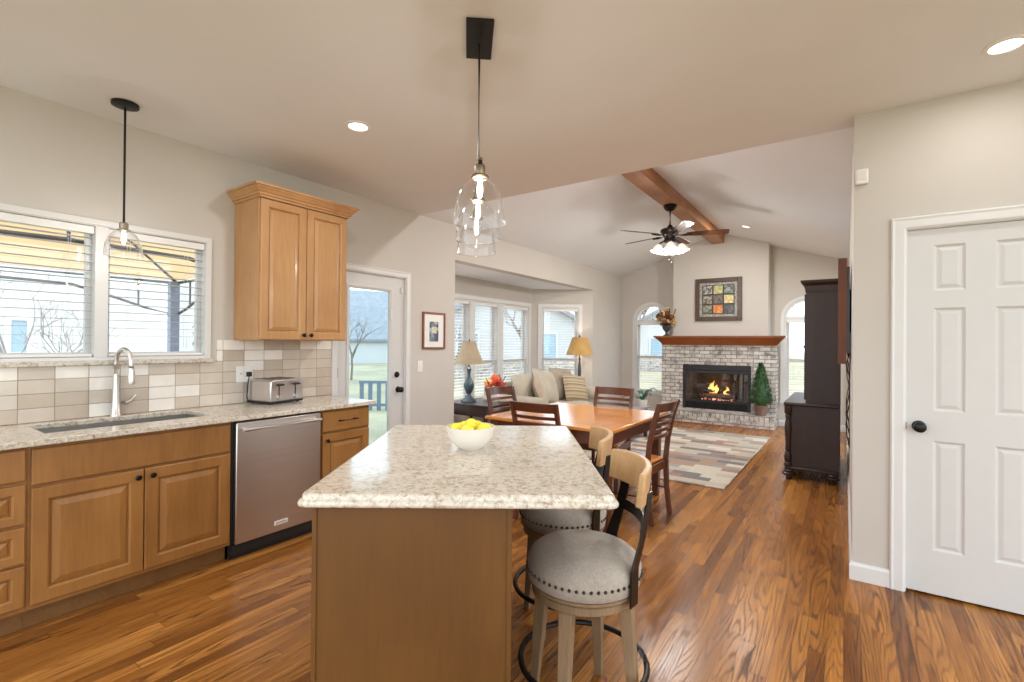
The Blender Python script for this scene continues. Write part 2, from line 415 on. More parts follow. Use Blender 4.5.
def canvas():
    m, nt, b = nodes('tan_canvas')
    setb(b, srgb(226, 184, 132), 0.9)
    nt.nodes.remove(b)
    o = nt.nodes['Material Output']
    d = N(nt, 'BsdfDiffuse', ins={0: (*srgb(238, 219, 192), 1)})
    t = N(nt, 'BsdfTranslucent', ins={0: (*srgb(238, 218, 188), 1)})
    n = N(nt, 'TexNoise', ins={0: objco(nt), 'Scale': 3.0}).outputs['Fac']
    mx = N(nt, 'MixShader', ins={0: math_(nt, 'MULTIPLY_ADD', n, 0.1, 0.7), 1: d.outputs[0], 2: t.outputs[0]})
    nt.links.new(mx.outputs[0], o.inputs[0])
    return m
M['canvas'] = canvas()

# ------------------------------------------------------------------ geometry helpers
def BM(): return bmesh.new()
def box(bm, x0, x1, y0, y1, z0, z1, mtx=None):
    vs = [bm.verts.new(p) for p in ((x0, y0, z0), (x1, y0, z0), (x1, y1, z0), (x0, y1, z0), (x0, y0, z1), (x1, y0, z1), (x1, y1, z1), (x0, y1, z1))]
    for f in ((3, 2, 1, 0), (4, 5, 6, 7), (0, 1, 5, 4), (1, 2, 6, 5), (2, 3, 7, 6), (3, 0, 4, 7)):
        bm.faces.new([vs[i] for i in f])
    if mtx is not None:
        for v in vs: v.co = mtx @ v.co
    return bm
def frame_of(d):
    d = d.normalized()
    a = Vector((0, 0, 1)) if abs(d.z) < 0.9 else Vector((1, 0, 0))
    x = d.cross(a).normalized()
    return x, x.cross(d).normalized()
def tube(bm, pts, r, n=8, caps=True, closed=False):
    pts = [Vector(p) for p in pts]
    rs = r if isinstance(r, (list, tuple)) else [r]*len(pts)
    rings = []
    L = len(pts)
    ref = None
    for i, p in enumerate(pts):
        if closed: d = pts[(i+1) % L]-pts[i-1]
        else: d = pts[min(i+1, L-1)]-pts[max(i-1, 0)]
        d.normalize()
        if ref is None: x, y = frame_of(d)
        else:
            x = (ref-d*ref.dot(d)).normalized()
            y = d.cross(x)
            y.normalize()
        ref = x
        rings.append([bm.verts.new(p+(x*math.cos(2*PI*k/n)+y*math.sin(2*PI*k/n))*rs[i]) for k in range(n)])
    m = L if closed else L-1
    for i in range(m):
        a, b = rings[i], rings[(i+1) % L]
        for k in range(n):
            bm.faces.new((a[k], a[(k+1) % n], b[(k+1) % n], b[k]))
    if caps and not closed:
        bm.faces.new(rings[0][::-1])
        bm.faces.new(rings[-1])
    return bm
def lathe(bm, prof, n=24, c=(0, 0, 0), sx=1, sy=1, close=True):
    rings = []
    for r, z in prof:
        if r < 1e-6: rings.append([bm.verts.new((c[0], c[1], c[2]+z))])
        else: rings.append([bm.verts.new((c[0]+sx*r*math.cos(2*PI*k/n), c[1]+sy*r*math.sin(2*PI*k/n), c[2]+z)) for k in range(n)])
    for a, b in zip(rings, rings[1:]):
        for k in range(n):
            k2 = (k+1) % n
            if len(a) == 1 and len(b) == 1: continue
            if len(a) == 1: bm.faces.new((a[0], b[k2], b[k]))
            elif len(b) == 1: bm.faces.new((a[k], a[k2], b[0]))
            else: bm.faces.new((a[k], a[k2], b[k2], b[k]))
    if close:
        if len(rings[0]) > 1: bm.faces.new(rings[0][::-1])
        if len(rings[-1]) > 1: bm.faces.new(rings[-1])
    return bm
def ball(bm, c, r, n=12, m=8, mtx=None):
    rr = r if isinstance(r, (tuple, list)) else (r, r, r)
    prof = [(math.sin(PI*i/m), -math.cos(PI*i/m)) for i in range(m+1)]
    prof[0] = (0, -1)
    prof[-1] = (0, 1)
    b2 = bmesh.new()
    lathe(b2, prof, n)
    mt = Matrix.Translation(c) @ (mtx or Matrix()) @ Matrix.Diagonal((rr[0], rr[1], rr[2], 1))
    merge(bm, b2, mt)
    return bm
def merge(bm, b2, mt=None):
    me = bpy.data.meshes.new('tmp')
    if mt is not None: b2.transform(mt)
    b2.to_mesh(me)
    b2.free()
    bm.from_mesh(me)
    bpy.data.meshes.remove(me)
    return bm
def prism(bm, poly, a0, a1, axis='y'):
    f = {'x': lambda p, a: (a, p[0], p[1]), 'y': lambda p, a: (p[0], a, p[1]), 'z': lambda p, a: (p[0], p[1], a)}[axis]
    A = [bm.verts.new(f(p, a0)) for p in poly]
    B = [bm.verts.new(f(p, a1)) for p in poly]
    n = len(poly)
    bm.faces.new(A)
    bm.faces.new(B[::-1])
    for i in range(n):
        bm.faces.new((A[i], B[i], B[(i+1) % n], A[(i+1) % n]))
    return bm
def rings_panel(bm, x0, x1, z0, z1, rings, cap=True):
    prev = None
    for ins, y in rings:
        cur = [bm.verts.new(p) for p in ((x0+ins, y, z0+ins), (x1-ins, y, z0+ins), (x1-ins, y, z1-ins), (x0+ins, y, z1-ins))]
        if prev:
            for k in range(4): bm.faces.new((prev[k], prev[(k+1) % 4], cur[(k+1) % 4], cur[k]))
        prev = cur
    if cap: bm.faces.new(prev)
    return bm
def raised_door(x0, x1, z0, z1, t=0.02, st=0.062, slope=0.034):
    bm = BM()
    rings_panel(bm, x0, x1, z0, z1, [(0, 0), (0, -t+0.004), (0.004, -t), (st-0.010, -t), (st-0.003, -t+0.005), (st, -t+0.015), (st+0.004, -t+0.015), (st+0.007, -t+0.010), (st+slope, -t+0.002)])
    return bm
def slab_front(x0, x1, z0, z1, t=0.02):
    return rings_panel(BM(), x0, x1, z0, z1, [(0, 0), (0, -t+0.006), (0.006, -t)])
def grid_cells(bm, us, vs, solid, t0, t1, f):
    """solid cells of a grid extruded through the thickness as closed slabs"""
    for i in range(len(us)-1):
        for j in range(len(vs)-1):
            if solid((us[i]+us[i+1])/2, (vs[j]+vs[j+1])/2):
                P = [f(u, v, t) for t in (t0, t1) for (u, v) in ((us[i], vs[j]), (us[i+1], vs[j]), (us[i+1], vs[j+1]), (us[i], vs[j+1]))]
                q = [bm.verts.new(p) for p in P]
                for fc in ((0, 1, 2, 3), (7, 6, 5, 4), (0, 4, 5, 1), (1, 5, 6, 2), (2, 6, 7, 3), (3, 7, 4, 0)):
                    bm.faces.new([q[k] for k in fc])
def holed(bm, axis, a0, a1, z0, z1, t0, t1, holes=()):
    us = sorted({a0, a1, *[h[0] for h in holes], *[h[1] for h in holes]})
    vs = sorted({z0, z1, *[h[2] for h in holes], *[h[3] for h in holes]})
    us = [u for u in us if a0 <= u <= a1]
    vs = [v for v in vs if z0 <= v <= z1]
    sol = lambda u, v: not any(h[0] < u < h[1] and h[2] < v < h[3] for h in holes)
    f = (lambda u, v, t: (t, u, v)) if axis == 'x' else (lambda u, v, t: (u, t, v))
    grid_cells(bm, us, vs, sol, t0, t1, f)
    return bm
def sweep(bm, path, prof, closed=False):
    """profile (outward, up) swept along an xy path with mitred corners; outward is to the right of travel"""
    P = [Vector((p[0], p[1])) for p in path]
    n = len(P)
    rings = []
    for i in range(n):
        d0 = (P[i]-P[i-1]).normalized() if (i > 0 or closed) else None
        d1 = (P[(i+1) % n]-P[i]).normalized() if (i < n-1 or closed) else None
        d0 = d0 or d1
        d1 = d1 or d0
        n0, n1 = Vector((d0.y, -d0.x)), Vector((d1.y, -d1.x))
        mvec = (n0+n1)
        mvec = mvec/max(1e-6, mvec.dot(n0))
        rings.append([bm.verts.new((P[i].x+mvec.x*o, P[i].y+mvec.y*o, z)) for o, z in prof])
    k = len(prof)
    for i in range(n if closed else n-1):
        a, b = rings[i], rings[(i+1) % n]
        for j in range(k):
            bm.faces.new((a[j], a[(j+1) % k], b[(j+1) % k], b[j]))
    if not closed:
        bm.faces.new(rings[0])
        bm.faces.new(rings[-1][::-1])
    return bm
def cushion(bm, w, d, h, puff=0.5, nx=10, mtx=None):
    """soft pad: w x d outline, h thick in the middle"""
    vs = {}
    for s in (1, -1):
        for i in range(nx+1):
            for j in range(nx+1):
                u, v = 2*i/nx-1, 2*j/nx-1
                e = (1-abs(u)**2.4)*(1-abs(v)**2.4)
                hh = h/2*(e**puff)
                edge = (i in (0, nx)) or (j in (0, nx))
                if s == -1 and edge: vs[(s, i, j)] = vs[(1, i, j)]; continue
                k = 1-0.06*(1-e)*(1 if not edge else 0.6)
                cr = 1-0.05*(abs(u)*abs(v))**0.5*0+0.0
                vs[(s, i, j)] = bm.verts.new((u*w/2*k*cr, v*d/2*k*cr, s*hh))
    for s in (1, -1):
        for i in range(nx):
            for j in range(nx):
                q = [vs[(s, i, j)], vs[(s, i+1, j)], vs[(s, i+1, j+1)], vs[(s, i, j+1)]]
                if len(set(q)) == 4: bm.faces.new(q if s == 1 else q[::-1])
    if mtx is not None: bmesh.ops.transform(bm, matrix=mtx, verts=list({v for v in vs.values()}))
    return bm

def obj(name, bm, mat, parent=None, smooth=True, bevel=0.0, seg=2, angle=35, label=None, loc=None, rz=0):
    bmesh.ops.recalc_face_normals(bm, faces=bm.faces[:])
    me = bpy.data.meshes.new(name)
    bm.to_mesh(me)
    bm.free()
    me.materials.append(M[mat] if isinstance(mat, str) else mat)
    if smooth:
        for p in me.polygons: p.use_smooth = True
        me.set_sharp_from_angle(angle=R(angle))
    o = bpy.data.objects.new(name, me)
    C.objects.link(o)
    if parent is not None: o.parent = parent
    if bevel:
        b = o.modifiers.new('bevel', 'BEVEL')
        b.width = bevel
        b.segments = seg
        b.limit_method = 'ANGLE'
        b.angle_limit = R(40)
    if label: o['label'] = label
    if loc is not None: o.location = loc
    if rz: o.rotation_euler = (0, 0, rz)
    return o
def tag(o, label, cat, group=None, kind=None):
    o['label'] = label
    o['category'] = cat
    if group: o['group'] = group
    if kind: o['kind'] = kind
    return o
def thing(name, label, cat, loc=(0, 0, 0), rz=0, group=None):
    o = bpy.data.objects.new(name, None)
    C.objects.link(o)
    o.location = loc
    o.rotation_euler = (0, 0, rz)
    o.empty_display_size = 0.1
    return tag(o, label, cat, group)
def struct(name, bm, mat, parent=None, loc=None, rz=0, smooth=False, bevel=0, label=None, cat=None):
    o = obj(name, bm, mat, parent, smooth=smooth, bevel=bevel, loc=loc, rz=rz)
    if parent is None:
        o['kind'] = 'structure'
        if label: o['label'] = label
        if cat: o['category'] = cat
    return o
def dup(root, loc, rz, label=None, group=None):
    r = root.copy()
    C.objects.link(r)
    r.location = loc
    r.rotation_euler = (0, 0, rz)
    if label: r['label'] = label
    if group: r['group'] = group
    for ch in list(root.children):
        c = ch.copy()
        C.objects.link(c)
        c.parent = r
        for g in list(ch.children):
            d = g.copy()
            C.objects.link(d)
            d.parent = c
    return r
RX90 = Matrix.Rotation(R(90), 4, 'X')
XL, XR, YK, YP, YF, H = -3.79, 0.04, 3.71, 3.53, 9.46, 2.77
T = 0.15
RIDGE_X, RIDGE_Z = -1.865, 3.37

# ------------------------------------------------------------------ the setting
struct('floor', box(BM(), -4.85, 2.6, -1.6, YF+T, -0.12, 0.0), 'floor', label='oak strip floor running from the kitchen to the fireplace', cat='floor')
bm = BM()
holed(bm, 'x', -0.7, YF+T, 0, H+0.02, XL-T, XL, [(0.38, 1.62, 1.25, 2.12), (2.67, 3.52, 0.0, 2.065), (4.28, 8.06, 0.0, 2.37)])
struct('wall_left', bm, 'wall', label='greige wall with the sink window, patio door and bay', cat='wall')
bm = BM()
holed(bm, 'y', XR, 2.0, 0, H, YP, YP+T, [(0.275, 0.915, 0.0, 2.06)])
holed(bm, 'x', YP+T, YF, 0, H+0.02, XR, XR+T, [(7.12, 9.3, 0.12, 2.6)])  # unseen opening beyond the hutch, added to let daylight into the living room
box(bm, 0.22, 0.97, YP+T+0.01, YP+T+0.03, 0.0, 2.2)  # unseen slab added behind the door to stop sky light leaking through
struct('wall_right', bm, 'wall', label='greige wall around the white panel door', cat='wall')
AL, AR, AS, A0 = (-3.50, -2.86), (-0.86, -0.22), 1.85, 0.42     # arched windows
bm = BM()
holed(bm, 'y', XL-T, XR+T, 0, AS, YF, YF+T, [(AL[0], AL[1], A0, AS), (AR[0], AR[1], A0, AS)])
for (a, b_) in ((XL-T, AL[0]), (AL[1], AR[0]), (AR[1], XR+T)):
    box(bm, a, b_, YF, YF+T, AS, H)
for (a, b_) in (AL, AR):
    c, r = (a+b_)/2, (b_-a)/2
    arc = [(c+r*math.cos(t), AS+r*math.sin(t)) for t in [PI*k/16 for k in range(17)]]
    prism(bm, [(a, AS)]+[]+[(a, H), (c, H)]+arc[8:16], YF, YF+T)
    prism(bm, [(b_, H), (b_, AS)]+arc[1:9]+[(c, H)], YF, YF+T)
prism(bm, [(XL-T, H), (XR+T, H), (XR+T, 2.80), (RIDGE_X, RIDGE_Z+0.04), (XL-T, 2.80)], YF, YF+T)
struct('wall_far', bm, 'wall', label='greige gable wall with two arched windows', cat='wall')
struct('ceiling', box(BM(), XL-T, 2.0, -1.5, YK, H, H+0.12), 'ceiling', label='flat white kitchen ceiling', cat='ceiling')
sl = (RIDGE_Z-H)/(RIDGE_X-XL)
sr = (RIDGE_Z-H)/(XR-RIDGE_X)
bm = BM()
prism(bm, [(XL-T, H-T*sl), (RIDGE_X, RIDGE_Z), (XR+T, H-T*sr), (XR+T, H+0.12), (RIDGE_X, RIDGE_Z+0.14), (XL-T, H+0.12)], YK, YF+T)
prism(bm, [(XL-T, H+0.12), (RIDGE_X, RIDGE_Z+0.14), (XR+T, H+0.12)], YK-0.1, YK)
struct('ceiling.001', bm, 'ceiling', label='vaulted white living room ceiling', cat='ceiling')
# bay
BX, B0, B1, BH = -4.66, 4.98, 7.36, 2.37
bm = BM()
holed(bm, 'x', B0-0.05, B1+0.05, 0, BH+0.1, BX-T, BX, [(5.10, 7.24, 0.50, 2.04)])
def wall_on(bm, p0, p1, z0, z1, holes, t=T):
    L = math.hypot(p1[0]-p0[0], p1[1]-p0[1])
    b2 = BM()
    holed(b2, 'y', 0, L, z0, z1, 0, t, holes)
    merge(bm, b2, Matrix.Translation((p0[0], p0[1], 0)) @ Matrix.Rotation(math.atan2(p1[1]-p0[1], p1[0]-p0[0]), 4, 'Z'))
    return L
BA = math.atan2(8.06-B1, XL-BX)
BL = wall_on(bm, (BX, B1), (XL, 8.06), 0, BH+0.1, [(0.17, 0.86, 0.50, 2.04)])
wall_on(bm, (XL, 4.28), (BX, B0), 0, BH+0.1, [(0.2, 0.92, 0.50, 2.04)])
struct('wall_bay', bm, 'wall', label='walls of the window bay', cat='wall')
struct('ceiling.002', prism(BM(), [(XL-T+0.001, 4.28), (BX-0.1, B0-0.05), (BX-0.1, B1+0.05), (XL-T+0.001, 8.06)], BH, BH+0.1, 'z'), 'ceiling', label='white ceiling of the window bay', cat='ceiling')
# chimney breast, ridge beam
CBY = 9.12
bm = BM()
prism(bm, [(-2.65, 1.38), (-2.65, H+sl*(-2.65-XL)-0.002), (RIDGE_X, RIDGE_Z-0.002), (-1.065, H+sr*(XR+1.065)-0.002), (-1.065, 1.38)], CBY, YF-0.001)
struct('wall_chimney', bm, 'wall', label='greige chimney breast above the mantel', cat='wall')
bz = 3.19
bm = prism(BM(), [(-1.965, bz), (-1.765, bz), (-1.765, H+sr*(XR+1.765)), (RIDGE_X, RIDGE_Z), (-1.965, H+sl*(-1.965-XL))], YK+0.002, CBY-0.002)
struct('trim_1', bm, 'beam', label='stained wood ridge beam under the vault', cat='beam')
# baseboards
bprof = [(0, 0), (0.014, 0), (0.014, 0.085), (0.009, 0.098), (0.004, 0.102), (0, 0.102)]
bm = BM()
sweep(bm, [(XR, YF-0.01), (XR, YP), (0.217, YP)], [(o, z) for o, z in bprof])
sweep(bm, [(0.975, YP), (1.99, YP)], bprof)
struct('baseboard_right', bm, 'trim')
bm = BM()
sweep(bm, [(-0.94, YF), (XR, YF)], bprof)
sweep(bm, [(XL, YF), (-2.86, YF)], bprof)
struct('baseboard_far', bm, 'trim')
bm = BM()
sweep(bm, [(XL, 3.575), (XL, 4.28), (BX, B0), (BX, B1), (XL, 8.06), (XL, YF)], bprof)
struct('baseboard_left', bm, 'trim')

# doors ---------------------------------------------------------------
def casing(bm, x0, x1, z1, wd=0.07, y=0.0):
    """door casing in the local xz plane, standing proud towards -y"""
    prof = [(0.0, 0.0), (0.0, 0.012), (0.012, 0.018), (wd-0.02, 0.016), (wd-0.008, 0.02), (wd, 0.014), (wd, 0.0)]
    rings = []
    for px, pz, mx, mz in ((x0, 0, -1, 0), (x0, z1, -1, 1), (x1, z1, 1, 1), (x1, 0, 1, 0)):
        rings.append([bm.verts.new((px+mx*o, y-h, pz+mz*o)) for o, h in prof])
    for a, b in zip(rings, rings[1:]):
        for k in range(len(prof)-1): bm.faces.new((a[k], a[k+1], b[k+1], b[k]))
    return bm
def panel_slab(bm, x0, x1, z0, z1, t, panels, rings):
    us = sorted({x0, x1, *[p[0] for p in panels], *[p[1] for p in panels]})
    vs = sorted({z0, z1, *[p[2] for p in panels], *[p[3] for p in panels]})
    inside = lambda u, v: any(p[0] < u < p[1] and p[2] < v < p[3] for p in panels)
    for i in range(len(us)-1):
        for j in range(len(vs)-1):
            if not inside((us[i]+us[i+1])/2, (vs[j]+vs[j+1])/2):
                bm.faces.new([bm.verts.new(p) for p in ((us[i], 0, vs[j]), (us[i+1], 0, vs[j]), (us[i+1], 0, vs[j+1]), (us[i], 0, vs[j+1]))])
    for p in panels: rings_panel(bm, *p, rings)
    rings_panel(bm, x0, x1, z0, z1, [(0, 0), (0, t)])
    bmesh.ops.remove_doubles(bm, verts=bm.verts[:], dist=1e-5)
    return bm
prings = [(0, 0), (0.012, 0.009), (0.017, 0.009), (0.034, 0.003)]
px = ((0.405, 0.537), (0.653, 0.785))
pans = [(a, b, z0, z1) for a, b in px for z0, z1 in ((0.255, 0.865), (1.03, 1.605), (1.70, 1.955))]
d = struct('door_1', panel_slab(BM(), 0.29, 0.90, 0.014, 2.047, 0.035, pans, prings), 'door', loc=(0, YP+0.012, 0), smooth=False, label='white six panel door with a dark knob', cat='door')
obj('door_casing', casing(BM(), 0.285, 0.905, 2.053), 'trim', d, loc=(0, -0.012, 0), smooth=False)
bm = BM()
box(bm, 0.270, 0.2895, -0.012, 0.10, 0, 2.066)
box(bm, 0.9005, 0.92, -0.012, 0.10, 0, 2.066)
box(bm, 0.2895, 0.9005, -0.012, 0.10, 2.049, 2.066)
obj('door_jamb', bm, 'trim', d, smooth=False)
def knob_bm(sx=1.0):
    return lathe(BM(), [(0.0, 0.0), (0.032, 0.0), (0.032, 0.006), (0.014, 0.010), (0.011, 0.030), (0.020, 0.036), (0.030, 0.048), (0.0285, 0.060), (0.016, 0.068), (0, 0.070)], 20)
k = obj('door_knob', knob_bm(), 'black_metal', d, loc=(0.344, 0, 0.94), label='black round door knob')
k.rotation_euler = (R(90), 0, 0)
bm = BM()
box(bm, 0.2805, 0.2885, -0.016, 0.002, 0.92, 0.96)
obj('strike_plate', bm, 'black_metal', d, smooth=False)

# patio door in the left wall: local x = world Y, local -y = world +X
d = struct('door_2', panel_slab(BM(), 2.69, 3.50, 0.02, 2.05, 0.04, [(2.80, 3.335, 0.25, 1.93)], [(0, 0), (0.0, -0.010), (0.012, -0.012), (0.030, -0.004), (0.034, 0.02)]).copy() if False else BM(), 'door', loc=(XL-0.02, 0, 0), rz=R(90), label='white full light patio door beside the counter end', cat='door')
bm = BM()
holed(bm, 'y', 2.69, 3.50, 0.02, 2.05, 0.0, 0.04, [(2.80, 3.335, 0.25, 1.93)])
bm.to_mesh(d.data)
bm.free()
bm = BM()
rings_o = [(0, 0.0), (0.0, -0.012), (0.014, -0.014), (0.034, -0.004), (0.036, 0.02)]
rings_panel(bm, 2.795, 3.34, 0.245, 1.935, rings_o, cap=False)
obj('lite_frame', bm, 'door', d, smooth=False)
obj('glass_pane', box(BM(), 2.82, 3.315, 0.016, 0.022, 0.27, 1.91), 'pane_blue', d, smooth=False)
obj('door_casing', casing(BM(), 2.685, 3.51, 2.057, 0.062), 'trim', d, loc=(0, -0.02, 0), smooth=False)
bm = BM()
box(bm, 2.668, 2.6895, -0.02, 0.1, 0, 2.066)
box(bm, 3.5005, 3.522, -0.02, 0.1, 0, 2.066)
box(bm, 2.6895, 3.5005, -0.02, 0.1, 2.051, 2.066)
obj('door_jamb', bm, 'trim', d, smooth=False)
k = obj('deadbolt', lathe(BM(), [(0, 0), (0.030, 0), (0.030, 0.012), (0.022, 0.022), (0, 0.024)], 18), 'black_metal', d, loc=(3.41, 0, 1.055))
k.rotation_euler = (R(90), 0, 0)
k = obj('door_knob', knob_bm(), 'black_metal', d, loc=(3.43, 0, 0.90), label='black round knob')
k.rotation_euler = (R(90), 0, 0)
for z in (0.35, 1.06, 1.82):
    obj('hinge', box(BM(), 2.683, 2.693, -0.026, 0.0, z, z+0.09), 'black_metal' if z < 1.5 else 'nickel', d, smooth=False)
obj('alarm_contact', box(BM(), 3.455, 3.475, -0.018, -0.001, 1.90, 1.955), 'white_plastic', d, bevel=0.003)
obj('threshold_latch', box(BM(), 3.31, 3.322, -0.03, -0.012, 1.62, 1.72), 'white_plastic', d, bevel=0.002)

# windows ---------------------------------------------------------------
def window_frame(bm, x0, x1, z0, z1, y0, y1, w):
    box(bm, x0, x0+w, y0, y1, z0, z1)
    box(bm, x1-w, x1, y0, y1, z0, z1)
    box(bm, x0+w, x1-w, y0, y1, z0, z0+w)
    box(bm, x0+w, x1-w, y0, y1, z1-w, z1)
    return bm
WG = R(90)
# sink window: the opening is 0.38..1.62, 1.25..2.12
wroot = struct('window_1', window_frame(BM(), 0.382, 1.618, 1.252, 2.118, 0.0, 0.12, 0.03), 'trim', loc=(XL, 0, 0), rz=WG, label='white two sash window over the sink', cat='window')
bm = BM()
window_frame(bm, 0.35, 1.622, 1.235, 2.128, -0.014, 0.0, 0.034)
obj('window_casing', bm, 'trim', wroot, smooth=False)
obj('mullion', box(BM(), 0.968, 1.032, -0.004, 0.115, 1.283, 2.087), 'trim', wroot, smooth=False)
obj('window_stool', box(BM(), 0.33, 1.632, -0.035, -0.0145, 1.232, 1.262), 'quartz', wroot, bevel=0.006, label='speckled stone window sill')
for a, b_ in ((0.412, 0.968), (1.032, 1.588)):
    s = obj('sash', window_frame(BM(), a, b_, 1.283, 2.087, 0.07, 0.105, 0.028), 'trim', wroot, smooth=False)
    obj('glass_pane', box(BM(), a+0.028, b_-0.028, 0.085, 0.09, 1.311, 2.059), 'pane', s, smooth=False)
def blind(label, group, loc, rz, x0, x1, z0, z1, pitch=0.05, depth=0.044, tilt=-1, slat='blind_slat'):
    t = thing('window_blind', label, 'blind', loc, rz, group)
    obj('head_rail', box(BM(), x0, x1, -0.022, 0.03, z1-0.045, z1), 'white_plastic', t, bevel=0.003)
    bm = BM()
    n = int((z1-0.06-z0-0.02)/pitch)
    for i in range(n):
        z = z1-0.07-i*pitch
        box(bm, x0+0.004, x1-0.004, -depth/2, depth/2, -0.0009, 0.0009, Matrix.Translation((0, 0.004, z)) @ Matrix.Rotation(R(tilt), 4, 'X'))
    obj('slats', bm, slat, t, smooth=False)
    obj('bottom_rail', box(BM(), x0+0.004, x1-0.004, -0.02, 0.028, z0, z0+0.018), 'white_plastic', t, bevel=0.003)
    bm = BM()
    for k in (0.2, 0.8):
        x = x0+(x1-x0)*k
        tube(bm, [(x, -0.024, z1-0.05), (x, -0.024, z0+0.01)], 0.0012, 5)
        tube(bm, [(x, 0.03, z1-0.05), (x, 0.03, z0+0.01)], 0.0012, 5)
    obj('cords', bm, 'white_plastic', t, smooth=False)
    return t
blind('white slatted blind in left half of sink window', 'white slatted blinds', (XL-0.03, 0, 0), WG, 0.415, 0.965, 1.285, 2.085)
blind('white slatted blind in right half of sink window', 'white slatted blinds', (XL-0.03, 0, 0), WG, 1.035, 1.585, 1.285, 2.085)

def hung_window(root, units, z0, z1, zm):
    for a, b_ in units:
        s = obj('sash', window_frame(BM(), a, b_, zm-0.025, z1, 0.085, 0.12, 0.04), 'trim', root, smooth=False, label='upper sash')
        obj('glass_pane', box(BM(), a+0.04, b_-0.04, 0.10, 0.105, zm+0.015, z1-0.04), 'pane', s, smooth=False)
        s = obj('sash', window_frame(BM(), a, b_, z0, zm+0.025, 0.05, 0.0845, 0.04), 'trim', root, smooth=False, label='lower sash')
        obj('glass_pane', box(BM(), a+0.04, b_-0.04, 0.065, 0.07, z0+0.04, zm-0.015), 'pane', s, smooth=False)
def casing4(x0, x1, z0, z1, wd=0.06):
    bm = window_frame(BM(), x0-wd, x1+wd, z0-wd, z1+wd, -0.018, 0.0, wd)
    box(bm, x0-wd-0.015, x1+wd+0.015, -0.04, 0.0, z0-wd, z0-wd+0.022)
    return bm
# bay, long side: three units
wroot = struct('window_2', window_frame(BM(), 5.102, 7.238, 0.502, 2.038, 0.0, 0.13, 0.02), 'trim', loc=(BX, 0, 0), rz=WG, label='triple white window along the back of the bay', cat='window')
obj('window_casing', casing4(5.10, 7.24, 0.50, 2.04), 'trim', wroot, smooth=False)
for a, b_ in ((5.60, 5.72), (6.31, 6.46)):
    obj('mullion', box(BM(), a, b_, -0.01, 0.125, 0.522, 2.018), 'trim', wroot, smooth=False)
UN = [(5.122, 5.60), (5.72, 6.31), (6.46, 7.218)]
hung_window(wroot, UN, 0.522, 2.018, 1.10)
for (a, b_), nm in zip(UN, ('left', 'middle', 'right')):
    blind('white slatted blind in the %s unit of the bay' % nm, 'white slatted blinds', (BX-0.022, 0, 0), WG, a+0.006, b_-0.006, 0.53, 2.015, 0.046, 0.04, 12, 'white_plastic')
# bay, angled side
wroot = struct('window_3', window_frame(BM(), 0.172, 0.858, 0.502, 2.038, 0.0, 0.13, 0.02), 'trim', loc=(BX, B1, 0), rz=BA, label='white window in the angled side of the bay', cat='window')
obj('window_casing', casing4(0.17, 0.86, 0.50, 2.04), 'trim', wroot, smooth=False)
hung_window(wroot, [(0.192, 0.838)], 0.522, 2.018, 1.10)
b_ = blind('white slatted blind in the angled bay window', 'white slatted blinds', (BX, B1, 0), BA, 0.198, 0.832, 0.53, 2.015, 0.046, 0.04, 4, 'white_plastic')
for ch in b_.children: ch.location = (0, 0.022, 0)
# near angled side (mostly out of view)
wroot = struct('window_4', window_frame(BM(), 0.202, 0.918, 0.502, 2.038, -0.13, 0.0, 0.02), 'trim', loc=(XL, 4.28, 0), rz=math.atan2(B0-4.28, BX-XL)+PI if False else math.atan2(B0-4.28, BX-XL), label='white window in the near side of the bay', cat='window')
for ch in wroot.children: pass
wroot.data.transform(Matrix.Translation((0, 0.13, 0)))
# arched windows
def arch_window(idx, a, b_, lab):
    c, r = (a+b_)/2, (b_-a)/2
    def ring(bm, r0, r1, y0, y1, n=20):
        P = [(c+math.cos(PI*k/n), AS+math.sin(PI*k/n)) for k in range(n+1)]
        for k in range(n):
            t0, t1 = PI*k/n, PI*(k+1)/n
            q = [(c+r0*math.cos(t0), AS+r0*math.sin(t0)), (c+r1*math.cos(t0), AS+r1*math.sin(t0)), (c+r1*math.cos(t1), AS+r1*math.sin(t1)), (c+r0*math.cos(t1), AS+r0*math.sin(t1))]
            prism(bm, q, y0, y1)
    bm = BM()
    box(bm, a+0.001, a+0.03, 0.0, 0.13, A0+0.002, AS)
    box(bm, b_-0.03, b_-0.001, 0.0, 0.13, A0+0.002, AS)
    box(bm, a+0.03, b_-0.03, 0.0, 0.13, A0+0.002, A0+0.03)
    box(bm, a+0.03, b_-0.03, 0.04, 0.12, AS-0.03, AS+0.03)
    ring(bm, r-0.03, r-0.002, 0.0, 0.13)
    root = struct('window_%d' % idx, bm, 'trim', loc=(0, YF, 0), label=lab, cat='window')
    bm = BM()
    for x in (a-0.055, b_): box(bm, x, x+0.055, -0.016, 0.0, A0-0.05, AS)
    box(bm, a, b_, -0.016, 0.0, A0-0.05, A0)
    box(bm, a-0.07, b_+0.07, -0.04, 0.0, A0-0.022, A0)
    ring(bm, r, r+0.055, -0.016, 0.0)
    obj('window_casing', bm, 'trim', root, smooth=False)
    bm = BM()
    for t in (45, 90, 135):
        tube(bm, [(c, 0.08, AS+0.02), (c+(r-0.02)*math.cos(R(t)), 0.08, AS+(r-0.02)*math.sin(R(t)))], 0.009, 6)
    obj('sunburst_grille', bm, 'trim', root)
    obj('glass_pane', prism(BM(), [(c+(r-0.03)*math.cos(PI*k/16), AS+(r-0.03)*math.sin(PI*k/16)) for k in range(17)], 0.09, 0.095), 'pane', root, smooth=False)
    hung_window(root, [(a+0.03, b_-0.03)], A0+0.03, AS-0.03, 1.13)
    return root
arch_window(5, AL[0], AL[1], 'arched white window left of the fireplace')
arch_window(6, AR[0], AR[1], 'arched white window right of the fireplace')
